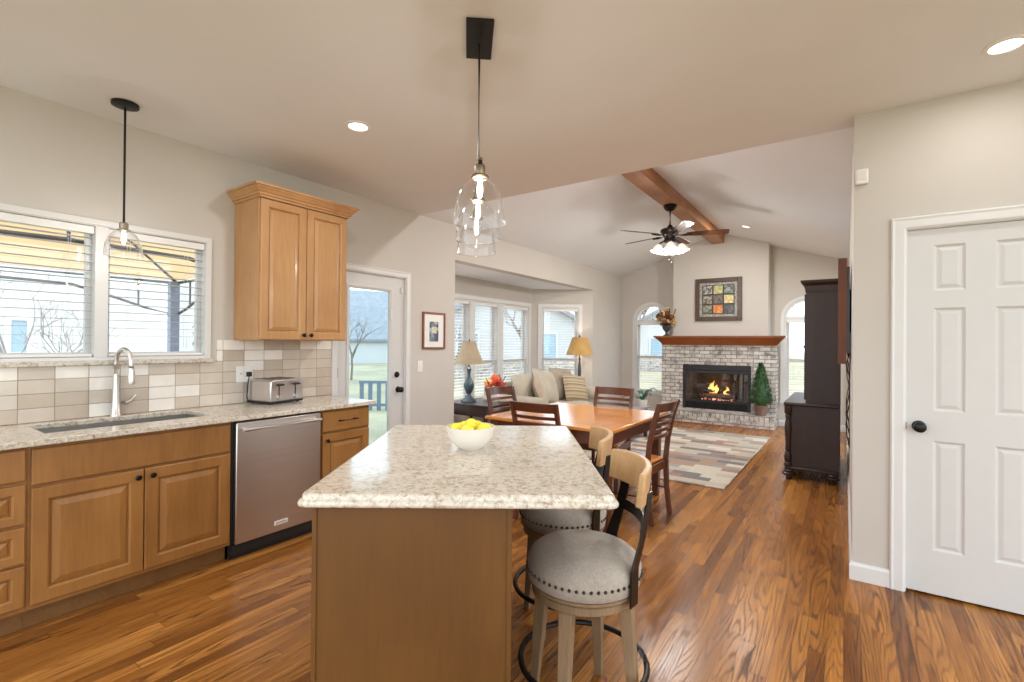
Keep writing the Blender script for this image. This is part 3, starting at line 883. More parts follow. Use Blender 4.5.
blind('white slatted blind in the left arched window', 'white slatted blinds', (0, YF+0.022, 0), 0, AL[0]+0.034, AL[1]-0.034, A0+0.035, AS-0.03, 0.046, 0.038, 0, 'white_plastic')
blind('white slatted blind in the right arched window', 'white slatted blinds', (0, YF+0.022, 0), 0, AR[0]+0.034, AR[1]-0.034, A0+0.035, AS-0.03, 0.046, 0.038, 0, 'white_plastic')

# backsplash
bm = BM()
holed(bm, 'x', 0.0, 2.62, 0.9165, 1.395, XL+0.001, XL+0.011, [(0.30, 1.666, 1.2315, 1.5)])
struct('trim_2', bm, 'tile', label='stacked beige and white backsplash tiles', cat='tiles')

# ------------------------------------------------------------------ kitchen run (local x = world Y, -y = towards the room)
CF = -3.175   # cabinet box front
DEPTH = CF-XL-0.003
def knob_small(x, z, parent, y=-0.02):
    k = obj('knob', lathe(BM(), [(0, 0), (0.007, 0), (0.0055, 0.012), (0.014, 0.018), (0.0155, 0.025), (0.010, 0.030), (0, 0.031)], 14), 'pull', parent, loc=(x, y, z), label='dark bronze knob')
    k.rotation_euler = (R(90), 0, 0)
    return k
def base_carcass(t, x0, x1, mat='maple_shaded', toe=True):
    bm = BM()
    box(bm, x0, x1, 0.0, DEPTH, 0.105, 0.884)
    obj('carcass', bm, mat, t, smooth=False)
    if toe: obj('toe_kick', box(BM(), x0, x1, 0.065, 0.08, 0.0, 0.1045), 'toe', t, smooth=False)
W90 = R(90)
t = thing('drawer_cabinet', 'maple base cabinet of four drawers at left photo edge', 'cabinet', (CF, 0.12, 0), W90)
base_carcass(t, 0.0, 0.449)
obj('drawer', slab_front(0.012, 0.443, 0.722, 0.872), 'maple_shaded', t, smooth=False)
for z0, z1 in ((0.522, 0.706), (0.338, 0.508), (0.132, 0.325)):
    obj('drawer', raised_door(0.012, 0.443, z0, z1, 0.02, 0.05, 0.034), 'maple_shaded', t, smooth=False)
t = thing('sink_cabinet', 'maple sink base cabinet with two raised panel doors', 'cabinet', (CF, 0.57, 0), W90)
bm = BM()
box(bm, 0.0, 0.916, 0.0, DEPTH, 0.105, 0.66)
box(bm, 0.0, 0.916, 0.0, 0.018, 0.6602, 0.884)
box(bm, 0.0, 0.018, 0.0182, DEPTH, 0.6602, 0.884)
box(bm, 0.898, 0.916, 0.0182, DEPTH, 0.6602, 0.884)
obj('carcass', bm, 'maple_shaded', t, smooth=False)
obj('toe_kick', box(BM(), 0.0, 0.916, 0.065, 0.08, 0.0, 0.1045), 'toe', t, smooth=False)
obj('false_front', slab_front(0.012, 0.908, 0.695, 0.868), 'maple_shaded', t, smooth=False)
dl = obj('door', raised_door(0.012, 0.456, 0.128, 0.682, 0.02, 0.068, 0.036), 'maple_shaded', t, smooth=False)
knob_small(0.425, 0.645, dl)
dr = obj('door', raised_door(0.461, 0.908, 0.128, 0.682, 0.02, 0.068, 0.036), 'maple_shaded', t, smooth=False)
knob_small(0.492, 0.645, dr)
# dishwasher
t = thing('dishwasher', 'stainless dishwasher between the maple base cabinets', 'dishwasher', (CF, 1.492, 0), W90)
obj('tub', box(BM(), 0.0, 0.615, 0.005, DEPTH, 0.10, 0.883), 'black', t, smooth=False)
bm = box(BM(), 0.012, 0.603, -0.034, 0.004, 0.105, 0.872)
pd = obj('door_panel', bm, 'steel', t, bevel=0.006)
bm = BM()
tube(bm, [(0.035, -0.075, 0.828), (0.58, -0.075, 0.828)], 0.0115, 14)
for x in (0.055, 0.56): tube(bm, [(x, -0.034, 0.828), (x, -0.075, 0.828)], 0.009, 10)
obj('handle', bm, 'sheen_pale_steel', t)
obj('badge', box(BM(), 0.262, 0.356, -0.0365, -0.034, 0.150, 0.180), 'white_plastic', t, bevel=0.001, label='pale name plate')
bm = BM()
for i in range(9):
    box(bm, 0.270+i*0.009, 0.276+i*0.009, -0.0372, -0.0365, 0.159, 0.171)
obj('badge_lettering', bm, 'nickel', t, smooth=False)
obj('toe_panel', box(BM(), 0.0, 0.615, 0.025, 0.04, 0.0, 0.0995), 'black', t, smooth=False, label='black toe panel')
obj('front_skirt', box(BM(), 0.002, 0.613, -0.012, 0.0245, 0.04, 0.0995), 'black', t, smooth=False)
# end cabinet
t = thing('drawer_base_cabinet', 'narrow maple base cabinet at the counter end', 'cabinet', (CF, 2.110, 0), W90)
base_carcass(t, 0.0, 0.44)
dw_ = obj('drawer', slab_front(0.014, 0.432, 0.715, 0.868), 'maple_shaded', t, smooth=False)
bm = BM()
tube(bm, [(0.155, -0.02, 0.792), (0.155, -0.046, 0.792)], 0.006, 10)
tube(bm, [(0.285, -0.02, 0.792), (0.285, -0.046, 0.792)], 0.006, 10)
tube(bm, [(0.135, -0.046, 0.792), (0.305, -0.046, 0.792)], 0.0055, 10)
obj('bar_pull', bm, 'pull', dw_, label='dark bronze bar pull')
dd = obj('door', raised_door(0.014, 0.432, 0.128, 0.70, 0.02, 0.066, 0.034), 'maple_shaded', t, smooth=False)
knob_small(0.045, 0.655, dd)
# countertop with sink cut-out
SY0, SY1, SX0, SX1 = 0.66, 1.44, -3.70, -3.32
bm = BM()
us = [XL+0.001, SX0, SX1, -3.125]
vs_ = [-0.6, SY0, SY1, 2.585]
grid_cells(bm, us, vs_, lambda u, v: not (SX0 < u < SX1 and SY0 < v < SY1), 0.885, 0.915, lambda u, v, t: (u, v, t))
bmesh.ops.remove_doubles(bm, verts=bm.verts[:], dist=1e-5)
o = obj('countertop', bm, 'quartz', smooth=False, bevel=0.005)
tag(o, 'speckled quartz countertop along the window wall', 'countertop')
bm = BM()
rings_b = []
for ins, z in ((-0.012, 0.884), (-0.002, 0.884), (-0.002, 0.72), (0.03, 0.69)):
    rings_b.append([bm.verts.new(p) for p in ((SX0+ins, SY0+ins, z), (SX1-ins, SY0+ins, z), (SX1-ins, SY1-ins, z), (SX0+ins, SY1-ins, z))])
for a, b_ in zip(rings_b, rings_b[1:]):
    for k in range(4): bm.faces.new((a[k], a[(k+1) % 4], b_[(k+1) % 4], b_[k]))
bm.faces.new(rings_b[-1])
t = thing('kitchen_sink', 'stainless undermount sink sunk in the speckled counter', 'sink', (0, 0, 0))
so = obj('basin', bm, 'sink_steel', t, smooth=False)
m_ = so.modifiers.new('solid', 'SOLIDIFY')
m_.thickness = 0.003
m_.offset = -1
obj('drain', lathe(BM(), [(0.0, 0.0), (0.045, 0.0), (0.045, 0.004), (0.03, 0.003), (0, 0.003)], 20), 'nickel', t, loc=(-3.53, 1.05, 0.6925))
# faucet
t = thing('faucet', 'brushed nickel pull down faucet behind the sink', 'faucet', (-3.735, 1.062, 0.915), R(12))
obj('base', lathe(BM(), [(0, 0), (0.028, 0), (0.028, 0.006), (0.024, 0.012), (0.019, 0.12), (0.0165, 0.20), (0.0145, 0.26)], 20), 'nickel', t)
pts = [(0, 0, 0.26), (0, 0, 0.32)]
for k in range(0, 11):
    a = PI-PI*k/10*1.0
    pts.append((0.075+0.075*math.cos(a), 0, 0.335+0.082*math.sin(a)))
pts.append((0.151, 0, 0.315))
obj('spout', tube(BM(), pts, 0.0125, 12), 'nickel', t)
obj('spray_head', tube(BM(), [(0.151, 0, 0.318), (0.152, 0, 0.30), (0.155, 0, 0.25), (0.157, 0, 0.215), (0.157, 0, 0.205)], [0.0135, 0.0155, 0.0195, 0.021, 0.019], 14), 'nickel', t)
bm = tube(BM(), [(0.008, 0.012, 0.075), (0.012, 0.045, 0.078), (0.016, 0.075, 0.09), (0.022, 0.10, 0.125)], [0.013, 0.013, 0.009, 0.006], 10)
obj('lever', bm, 'nickel', t)
# upper cabinet
UF = -3.445
t = thing('wall_cabinet', 'maple two door wall cabinet with crown beside the patio door', 'cabinet', (UF, 1.785, 0), W90)
UD = UF-XL-0.002
obj('carcass', box(BM(), 0.0, 0.735, 0.0, UD, 1.397, 2.45), 'maple', t, smooth=False)
dl = obj('door', raised_door(0.010, 0.364, 1.402, 2.415, 0.02, 0.062, 0.03), 'maple', t, smooth=False)
knob_small(0.336, 1.437, dl)
dr = obj('door', raised_door(0.370, 0.727, 1.402, 2.415, 0.02, 0.062, 0.03), 'maple', t, smooth=False)
knob_small(0.398, 1.437, dr)
cp = [(0.0, 2.418), (0.008, 2.418), (0.010, 2.434), (0.020, 2.436), (0.022, 2.448), (0.032, 2.456), (0.044, 2.474), (0.050, 2.478), (0.052, 2.488), (0.062, 2.490), (0.062, 2.506), (0.0, 2.506)]
bm = sweep(BM(), [(0.0, UD), (0.0, -0.022), (0.735, -0.022), (0.735, UD)], cp)
box(bm, 0.0, 0.735, -0.022, UD, 2.45, 2.51)
obj('crown_molding', bm, 'maple', t, smooth=False)
# outlet + toaster
t = thing('wall_outlet', 'white outlet plate on the backsplash behind the toaster', 'outlet', (XL+0.0112, 1.863, 1.135), W90)
obj('plate', box(BM(), -0.062, 0.062, -0.006, 0.0, -0.06, 0.06), 'white_plastic', t, bevel=0.003)
for x in (-0.03, 0.03):
    s_ = obj('receptacle', box(BM(), x-0.017, x+0.017, -0.008, -0.006, -0.034, 0.034), 'white_plastic', t, bevel=0.001)
    for dx in (-0.006, 0.003): obj('slot', box(BM(), x+dx, x+dx+0.003, -0.0085, -0.008, 0.0, 0.010), 'black', s_, smooth=False)
t = thing('toaster', 'brushed steel four slot toaster on the counter', 'toaster', (-3.645, 2.035, 0.915), R(101))
bm = BM()
prism(bm, [(-0.148, 0.02), (0.148, 0.02), (0.148, 0.165), (0.14, 0.18), (0.125, 0.185), (-0.125, 0.185), (-0.14, 0.18), (-0.148, 0.165)], -0.125, 0.125, 'y')
obj('body', bm, 'steel', t, bevel=0.008)
obj('base', box(BM(), -0.15, 0.15, -0.128, 0.128, 0.008, 0.022), 'black', t, bevel=0.004)
for x in (-0.12, 0.12):
    for y in (-0.1, 0.1): obj('foot', lathe(BM(), [(0, 0), (0.012, 0), (0.012, 0.008), (0, 0.008)], 10), 'black', t, loc=(x, y, 0))
for x in (-0.095, -0.035, 0.035, 0.095): obj('slot', box(BM(), x-0.013, x+0.013, -0.095, 0.095, 0.1845, 0.187), 'black', t, smooth=False)
for x in (-0.075, 0.075):
    obj('lever_track', box(BM(), x-0.004, x+0.004, -0.1275, -0.124, 0.06, 0.155), 'black', t, smooth=False)
    obj('lever', box(BM(), x-0.028, x+0.028, -0.152, -0.126, 0.138, 0.152), 'black', t, bevel=0.004)
    k = obj('dial', lathe(BM(), [(0, 0), (0.017, 0), (0.015, 0.014), (0, 0.015)], 16), 'nickel', t, loc=(x, -0.125, 0.05))
    k.rotation_euler = (R(90), 0, 0)
bm = tube(BM(), [(-0.146, 0.09, 0.03), (-0.158, 0.10, 0.02), (-0.166, 0.105, 0.06), (-0.160, 0.10, 0.16), (-0.155, 0.095, 0.215)], 0.004, 8)
box(bm, -0.17, -0.14, 0.085, 0.108, 0.205, 0.24)
obj('power_cord', bm, 'black', t)

# pendant over the sink
def bell_shape(r, h, n=28):
    prof = [(0.030, h), (0.038, h-0.004)]
    for k in range(1, 11):
        a = k/10*PI/2
        prof.append((0.034+(r-0.034)*math.sin(a)**0.9, (h-0.004)*(math.cos(a)*0.72+0.28*(1-k/10))))
    prof += [(r+0.0025, -0.001), (r+0.0015, -0.004), (r-0.002, -0.003), (r-0.003, 0.001)]
    return lathe(BM(), prof, n, close=False)
def bulb_bm(z):
    return lathe(BM(), [(0, z-0.075), (0.007, z-0.07), (0.011, z-0.052), (0.011, z-0.035), (0.008, z-0.012), (0.008, z)], 14)
t = thing('pendant_light', 'single clear glass bell pendant hanging over the sink', 'light', (-3.46, 1.012, 0), 0)
obj('canopy', lathe(BM(), [(0, 2.745), (0.045, 2.745), (0.066, 2.752), (0.066, 2.769), (0, 2.769)], 26), 'black_metal', t)
obj('rod', tube(BM(), [(0, 0, 2.75), (0, 0, 2.07)], 0.006, 10), 'black_metal', t)
obj('socket', lathe(BM(), [(0, 2.075), (0.014, 2.075), (0.022, 2.068), (0.022, 2.035), (0.034, 2.030), (0.034, 2.024), (0, 2.024)], 18), 'antique_brass', t)
g_ = bell_shape(0.092, 0.145)
obj('glass_shade', g_, 'bell', t, loc=(0, 0, 1.882))
obj('bulb', bulb_bm(2.022), 'bulb', t)
bulb_and_fill_light((-3.46, 1.012, 1.936), 2.0, 0.008)

# linear pendant over the island
LC = Vector((-1.369, 1.698, 0))
LDIR = R(40.1)         # bar direction, from +Y towards -X
t = thing('island_pendant', 'three light glass bell pendant on one bar above island', 'light', (LC.x, LC.y, 0), LDIR)
obj('canopy', box(BM(), -0.06, 0.06, -0.141, 0.141, 2.757, 2.769), 'black_metal', t, bevel=0.003)
obj('stem', tube(BM(), [(0, 0, 2.742), (0, 0, 2.095)], 0.0065, 10), 'black_metal', t)
obj('bar', box(BM(), -0.008, 0.008, -0.33, 0.33, 2.078, 2.096), 'black_metal', t, bevel=0.002)
for y in (-0.31, 0.0, 0.32):
    s_ = obj('socket', lathe(BM(), [(0, 2.112), (0.008, 2.110), (0.012, 2.10), (0.008, 2.09), (0.016, 2.083), (0.021, 2.074), (0.019, 2.045), (0.033, 2.039), (0.036, 2.033), (0.030, 2.028), (0, 2.028)], 18), 'antique_brass', t, loc=(0, y, 0))
    obj('glass_shade', bell_shape(0.100, 0.165), 'bell', t, loc=(0, y, 1.858))
    obj('bulb', bulb_bm(2.026), 'bulb', t, loc=(0, y, 0))
    bulb_and_fill_light((LC.x-math.sin(LDIR)*y, LC.y+math.cos(LDIR)*y, 1.940), 2.0, 0.008)

# recessed cans
def can(loc, label, rot=(0, 0, 0), r=0.078):
    t = thing('recessed_light', label, 'light', loc, 0, 'recessed ceiling lights')
    t.rotation_euler = rot
    obj('trim_ring', lathe(BM(), [(r*0.74, -0.001), (r*0.78, -0.008), (r, -0.006), (r+0.002, 0.0), (r*0.74, 0.0)], 28, close=False), 'white_plastic', t)
    obj('diffuser', lathe(BM(), [(0, -0.003), (r*0.75, -0.003), (r*0.75, -0.0005), (0, -0.0005)], 28), 'can_lit', t)
can((-2.567, 1.958, H), 'lit recessed light in the ceiling left of island pendant')
can((0.599, 3.08, H), 'lit recessed light in the ceiling above the panel door')
vx, vy = -1.23, 7.93
vz = H+sr*(XR-vx)
can((vx, vy, vz), 'recessed light in the vault right of the ridge beam', (0, math.atan(sr), 0), 0.07)
for x, y in CAN_AND_FILL_SPOTS:
    lamp_disc((x, y, H-0.012), 3.0 if y > 3 else CAN_WATTS)
lamp_disc((-1.15, 4.12, H+sr*(XR+1.15)-0.014), 30.0, rot=(0, math.atan(sr), 0))  # unseen lamp behind the header, added to brighten the dining table
lamp_disc((-2.30, 4.25, H+sl*(-2.30-XL)-0.014), 6.0, rot=(0, -math.atan(sl), 0))  # another added lamp out of view, lifts the living room light
lamp_disc((vx-0.003, vy, vz-0.014), 18.0, rot=(0, math.atan(sr), 0))

# ------------------------------------------------------------------ island
IA = R(35.0)
IC = (-1.326, 1.628)
t = thing('kitchen_island', 'maple island with a speckled quartz top in the foreground', 'island', (IC[0], IC[1], 0), IA)
obj('body', box(BM(), -0.436, 0.150, -0.59, 0.59, 0.10, 0.8845), 'island_wood', t, smooth=False)
obj('plinth', box(BM(), -0.366, 0.150, -0.59, 0.59, 0.0, 0.0995), 'island_wood', t, smooth=False)
bm = BM()
box(bm, -0.451, 0.165, -0.605, -0.5905, 0.0, 0.8845)
for x in (-0.451, 0.150): box(bm, x, x+0.015, -0.610, -0.605, 0.0, 0.8845)
obj('end_panel', bm, 'island_wood', t, smooth=False, bevel=0.002, label='plain maple end panel')
for z0, z1 in ((0.70, 0.875), (0.12, 0.69)):
    b2 = raised_door(0.0, 1.15, z0, z1) if z0 < 0.5 else slab_front(0.0, 1.15, z0, z1)
    b2.transform(Matrix.Translation((-0.4365, 0.57, 0)) @ Matrix.Rotation(R(-90), 4, 'Z'))
    obj('door' if z0 < 0.5 else 'drawer', b2, 'island_wood', t, smooth=False)
tw, tl = 0.494, 0.637
path = [(-tw, -tl), (-tw, tl), (tw, tl), (tw, -tl)]
prof = [(-0.05, 0.886), (-0.004, 0.886), (0.0, 0.890), (0.0, 0.902), (-0.004, 0.908), (-0.010, 0.911), (-0.010, 0.921), (-0.014, 0.925), (-0.05, 0.925)]
bm = BM()
def rrect(hw, hl, r, n=5):
    P = []
    for cx, cy, a0 in ((hw-r, hl-r, 0), (-hw+r, hl-r, 90), (-hw+r, -hl+r, 180), (hw-r, -hl+r, 270)):
        for k in range(n+1):
            a = R(a0+90*k/n)
            P.append((cx+r*math.cos(a), cy+r*math.sin(a)))
    return P
rg = []
for ins, z in ((0.014, 0.885), (0.003, 0.887), (0.0, 0.892), (0.0, 0.899), (0.004, 0.905), (0.011, 0.908), (0.012, 0.919), (0.016, 0.9245), (0.022, 0.925)):
    rg.append([bm.verts.new((x, y, z)) for x, y in rrect(tw-ins, tl-ins, 0.03-ins*0.5)])
for a, b_ in zip(rg, rg[1:]):
    n = len(a)
    for k in range(n): bm.faces.new((a[k], a[(k+1) % n], b_[(k+1) % n], b_[k]))
bm.faces.new(rg[0][::-1])
bm.faces.new(rg[-1])
obj('countertop', bm, 'quartz', t, angle=50, label='speckled beige quartz top with a stepped edge')

# bowl of lemons
BO = Vector((-1.356, 1.645, 0.925))
bm = BM()
lathe(bm, [(0, 0.0), (0.05, 0.0), (0.055, 0.005), (0.082, 0.026), (0.099, 0.058), (0.107, 0.098), (0.103, 0.099), (0.095, 0.06), (0.078, 0.030), (0.05, 0.012), (0, 0.010)], 36)
o = obj('bowl', bm, 'ceramic', loc=BO)
tag(o, 'white ceramic bowl heaped with yellow lemons on the island', 'bowl')
lem = [(-0.045, -0.03, 0.088, 20), (0.02, -0.045, 0.09, 80), (0.05, 0.015, 0.09, 130), (-0.01, 0.05, 0.09, 10), (0.0, 0.0, 0.108, 50), (-0.055, 0.03, 0.086, 100), (0.008, -0.002, 0.05, 0)]
lab = ['lemon at left front of the white bowl', 'lemon at front of the white bowl', 'lemon at right of the white bowl', 'lemon at back of the white bowl', 'topmost lemon of the heap in the white bowl', 'lemon at left back of the white bowl', 'lemon at the bottom of the white bowl']
lemon_me = None
for (x, y, z, a), lb in zip(lem, lab):
    if lemon_me is None:
        bm = lathe(BM(), [(0, -0.042), (0.006, -0.039), (0.012, -0.032), (0.022, -0.022), (0.028, -0.008), (0.029, 0.006), (0.024, 0.02), (0.014, 0.031), (0.007, 0.036), (0.004, 0.042), (0, 0.043)], 16)
        o = obj('lemon', bm, 'lemon')
        lemon_me = o.data
    else:
        o = bpy.data.objects.new('lemon', lemon_me)
        C.objects.link(o)
    tag(o, lb, 'lemon', 'lemons in the white bowl')
    o.location = BO+Vector((x*1.2, y*1.2, z-0.006))
    o.rotation_euler = (R(82), 0, R(a))

# ------------------------------------------------------------------ bar stools
def make_stool(label, loc, rz):
    t = thing('bar_stool', label, 'stool', loc, rz, 'bar stools along the island')
    # local +x points to the backrest
    for i in range(4):
        a = R(60+90*i)
        ca, sa = math.cos(a), math.sin(a)
        bm = BM()
        top, bot = Vector((ca*0.163, sa*0.163, 0.475)), Vector((ca*0.205, sa*0.205, 0.0))
        x, y = Vector((ca, sa, 0)), Vector((-sa, ca, 0))
        q = []
        for p, h in ((bot, 0.016), (top, 0.025)):
            q.append([bm.verts.new(p+x*h*sx+y*h*sy) for sx, sy in ((-1, -1), (1, -1), (1, 1), (-1, 1))])
        for k in range(4): bm.faces.new((q[0][k], q[0][(k+1) % 4], q[1][(k+1) % 4], q[1][k]))
        bm.faces.new(q[0][::-1])
        bm.faces.new(q[1])
        obj('leg', bm, 'oak', t, smooth=False, bevel=0.003)
    n = 40
    obj('foot_ring', tube(BM(), [(0.238*math.cos(2*PI*k/n), 0.238*math.sin(2*PI*k/n), 0.185) for k in range(n)], 0.011, 10, closed=True), 'black_metal', t)
    obj('seat_frame', lathe(BM(), [(0, 0.448), (0.192, 0.448), (0.198, 0.454), (0.198, 0.478), (0.192, 0.483), (0.203, 0.485), (0.208, 0.490), (0.208, 0.500), (0, 0.500)], 40), 'oak', t)
    st = obj('seat', lathe(BM(), [(0.204, 0.5005), (0.211, 0.505), (0.213, 0.535), (0.216, 0.566), (0.206, 0.588), (0.185, 0.606), (0.14, 0.619), (0.08, 0.626), (0, 0.628)], 40, close=False), 'suede', t, angle=60)
    bm = BM()
    for k in range(54):
        a = 2*PI*k/54
        ball(bm, (0.2145*math.cos(a), 0.2145*math.sin(a), 0.543), 0.0064, 6, 4)
    obj('nailheads', bm, 'bronze', st)
    # backrest: a shallow arc, its uprights on the outer face
    CX, AR_ = -0.105, 0.325
    def arc(r, a): return Vector((CX+r*math.cos(a), r*math.sin(a), 0))
    bm = BM()
    n = 14
    P = []
    for k in range(n+1):
        a = R(-38+76*k/n)
        u = abs(2*k/n-1)
        dz = 0.010*(1-u**3)
        P.append([bm.verts.new(arc(r, a)+Vector((0, 0, z))) for r, z in ((AR_-0.014, 0.825), (AR_+0.012, 0.822), (AR_+0.026, 0.94+dz), (AR_, 0.942+dz))])
    for a_, b_ in zip(P, P[1:]):
        for k in range(4): bm.faces.new((a_[k], a_[(k+1) % 4], b_[(k+1) % 4], b_[k]))
    bm.faces.new(P[0][::-1])
    bm.faces.new(P[-1])
    obj('backrest', bm, 'oak_light', t, bevel=0.006, angle=50)
    for s in (-1, 1):
        a = R(26*s)
        bm = BM()
        ao = R(42*s)
        tx, rd = Vector((-math.sin(ao), math.cos(ao), 0)), Vector((math.cos(ao), math.sin(ao), 0))
        foot = Vector((0.2165*math.cos(R(48*s)), 0.2165*math.sin(R(48*s)), 0))
        rows = []
        for c, z in ((foot, 0.47), (foot+rd*0.003, 0.60), (foot.lerp(arc(AR_+0.016, a), 0.55), 0.70), (arc(AR_+0.010, a), 0.80), (arc(AR_+0.017, a), 0.865)):
            hw_ = 0.026 if z < 0.65 else 0.020
            rows.append([bm.verts.new(c+tx*w_+rd*h_+Vector((0, 0, z))) for w_, h_ in ((-hw_, 0), (hw_, 0), (hw_, 0.007), (-hw_, 0.007))])
        for a_, b_ in zip(rows, rows[1:]):
            for k in range(4): bm.faces.new((a_[k], a_[(k+1) % 4], b_[(k+1) % 4], b_[k]))
        bm.faces.new(rows[0][::-1])
        bm.faces.new(rows[-1])
        obj('back_upright', bm, 'bronze', t, smooth=False)
    bm = BM()
    P = []
    for k in range(11):
        a = R(-28+56*k/10)
        P.append([bm.verts.new((-0.088+r*math.cos(a), r*math.sin(a), z)) for r, z in ((0.297, 0.715), (0.302, 0.715), (0.309, 0.755), (0.304, 0.755))])
    for a_, b_ in zip(P, P[1:]):
        for k in range(4): bm.faces.new((a_[k], a_[(k+1) % 4], b_[(k+1) % 4], b_[k]))
    bm.faces.new(P[0][::-1])
    bm.faces.new(P[-1])
    obj('back_band', bm, 'bronze', t)
    return t
st0 = make_stool('nearest round seated bar stool with curved pale wood back', (-0.822, 1.681, 0), YAW+R(2))
dup(st0, (-1.165, 2.145, 0), YAW-R(4), 'second round seated bar stool, behind the nearest one at island')

# ------------------------------------------------------------------ dining set
TX0, TX1, TY0, TY1 = -2.54, -1.365, 3.27, 4.50
tc = ((TX0+TX1)/2, (TY0+TY1)/2)
t = thing('dining_table', 'square dining table with a honey wood top', 'table', (tc[0], tc[1], 0), R(-1.0))
hx, hy = (TX1-TX0)/2, (TY1-TY0)/2
obj('tabletop', box(BM(), -hx, hx, -hy, hy, 0.735, 0.762), 'honey', t, bevel=0.006)
bm = BM()
for s in (-1, 1):
    box(bm, -hx+0.045, hx-0.045, s*(hy-0.055)-0.011, s*(hy-0.055)+0.011, 0.635, 0.7348)
    box(bm, s*(hx-0.055)-0.011, s*(hx-0.055)+0.011, -hy+0.066, hy-0.066, 0.635, 0.7348)
obj('apron', bm, 'cherry_x', t, smooth=False, label='dark cherry apron')
for sx in (-1, 1):
    for sy in (-1, 1):
        bm = BM()
        x, y = sx*(hx-0.075), sy*(hy-0.075)
        q = []
        for z, h in ((0.0, 0.026), (0.62, 0.040), (0.7348, 0.040)):
            q.append([bm.verts.new((x+a*h, y+b_*h, z)) for a, b_ in ((-1, -1), (1, -1), (1, 1), (-1, 1))])
        for a_, b_ in zip(q, q[1:]):
            for k in range(4): bm.faces.new((a_[k], a_[(k+1) % 4], b_[(k+1) % 4], b_[k]))
        bm.faces.new(q[0][::-1])
        bm.faces.new(q[-1])
        obj('leg', bm, 'cherry', t, smooth=False, bevel=0.003)

def make_chair(label, loc, rz):
    """faces local +y; back at -y"""
    t = thing('dining_chair', label, 'chair', loc, rz, 'slat back dining chairs around the table')
    W, D = 0.41, 0.41
    hw = W/2
    def post_pts(x):
        return [(x, -D/2-0.035, 0.0), (x, -D/2-0.008, 0.22), (x, -D/2, 0.45), (x, -D/2-0.018, 0.62), (x, -D/2-0.055, 0.80), (x, -D/2-0.098, 0.94)]
    def bar(bm, pts, wx, wy):
        rows = []
        for x, y, z in pts: rows.append([bm.verts.new((x+a*wx, y+b_*wy, z)) for a, b_ in ((-1, -1), (1, -1), (1, 1), (-1, 1))])
        for a_, b_ in zip(rows, rows[1:]):
            for k in range(4): bm.faces.new((a_[k], a_[(k+1) % 4], b_[(k+1) % 4], b_[k]))
        bm.faces.new(rows[0][::-1])
        bm.faces.new(rows[-1])
        return bm
    for s in (-1, 1):
        obj('rear_leg', bar(BM(), post_pts(s*(hw-0.015)), 0.015, 0.019), 'cherry', t, smooth=False, bevel=0.004)
    for s in (-1, 1):
        obj('front_leg', bar(BM(), [(s*(hw+0.002), D/2-0.02, 0), (s*(hw+0.002), D/2-0.02, 0.425)], 0.018, 0.018), 'cherry', t, smooth=False, bevel=0.004)
    bm = BM()
    prism(bm, [(-hw+0.02, -D/2+0.02), (hw-0.02, -D/2+0.02), (hw+0.025, D/2+0.01), (-hw-0.025, D/2+0.01)], 0.432, 0.456, 'z')
    obj('seat', bm, 'honey', t, bevel=0.008, smooth=False, label='honey wood seat')
    bm = BM()
    box(bm, -hw+0.03, hw-0.03, -D/2-0.008, -D/2+0.012, 0.37, 0.4318)
    box(bm, -hw+0.016, hw-0.016, D/2-0.03, D/2-0.01, 0.37, 0.4318)
    for s in (-1, 1): box(bm, s*(hw-0.006)-0.009, s*(hw-0.006)+0.009, -D/2+0.02, D/2-0.038, 0.37, 0.4318)
    obj('seat_rail', bm, 'cherry_x', t, smooth=False)
    bm = BM()
    for s in (-1, 1): tube(bm, [(s*(hw-0.012), -D/2-0.01, 0.2), (s*(hw), D/2-0.03, 0.2)], 0.009, 8)
    tube(bm, [(-hw+0.01, 0, 0.2), (hw-0.01, 0, 0.2)], 0.009, 8)
    obj('stretcher', bm, 'cherry_x', t)
    def rail(z0, z1, y0, y1, th=0.011, bow=0.025):
        bm = BM()
        n = 10
        rows = []
        for k in range(n+1):
            u = 2*k/n-1
            x = u*(hw-0.028)
            b_ = -bow*(1-u*u)
            rows.append([bm.verts.new((x, y0+b_-th, z0)), bm.verts.new((x, y0+b_+th, z0)), bm.verts.new((x, y1+b_+th, z1)), bm.verts.new((x, y1+b_-th, z1))])
        for a_, c_ in zip(rows, rows[1:]):
            for k in range(4): bm.faces.new((a_[k], a_[(k+1) % 4], c_[(k+1) % 4], c_[k]))
        bm.faces.new(rows[0][::-1])
        bm.faces.new(rows[-1])
        return bm
    yb = lambda z: -D/2-0.018-(z-0.62)/0.18*0.037 if z < 0.8 else -D/2-0.055-(z-0.8)/0.14*0.043
    obj('top_rail', rail(0.865, 0.938, yb(0.865), yb(0.938)), 'cherry_x', t, angle=50, bevel=0.003)
    for z in (0.810, 0.758, 0.706, 0.654):
        obj('slat', rail(z, z+0.026, yb(z), yb(z+0.026), 0.008), 'cherry_x', t, angle=50)
    return t
ch = make_chair('dining chair with its slatted back towards the island, near side of table', (-1.955, 3.40, 0), R(2))
dup(ch, (-2.62, 3.97, 0), R(-90-6), 'dining chair at the lamp side of the table, seen obliquely')
dup(ch, (-1.95, 4.40, 0), R(180+2), 'dining chair at the far side of the table, facing the kitchen')
dup(ch, (-1.44, 3.85, 0), R(90-4), 'dining chair at right of table, nearest the rug')

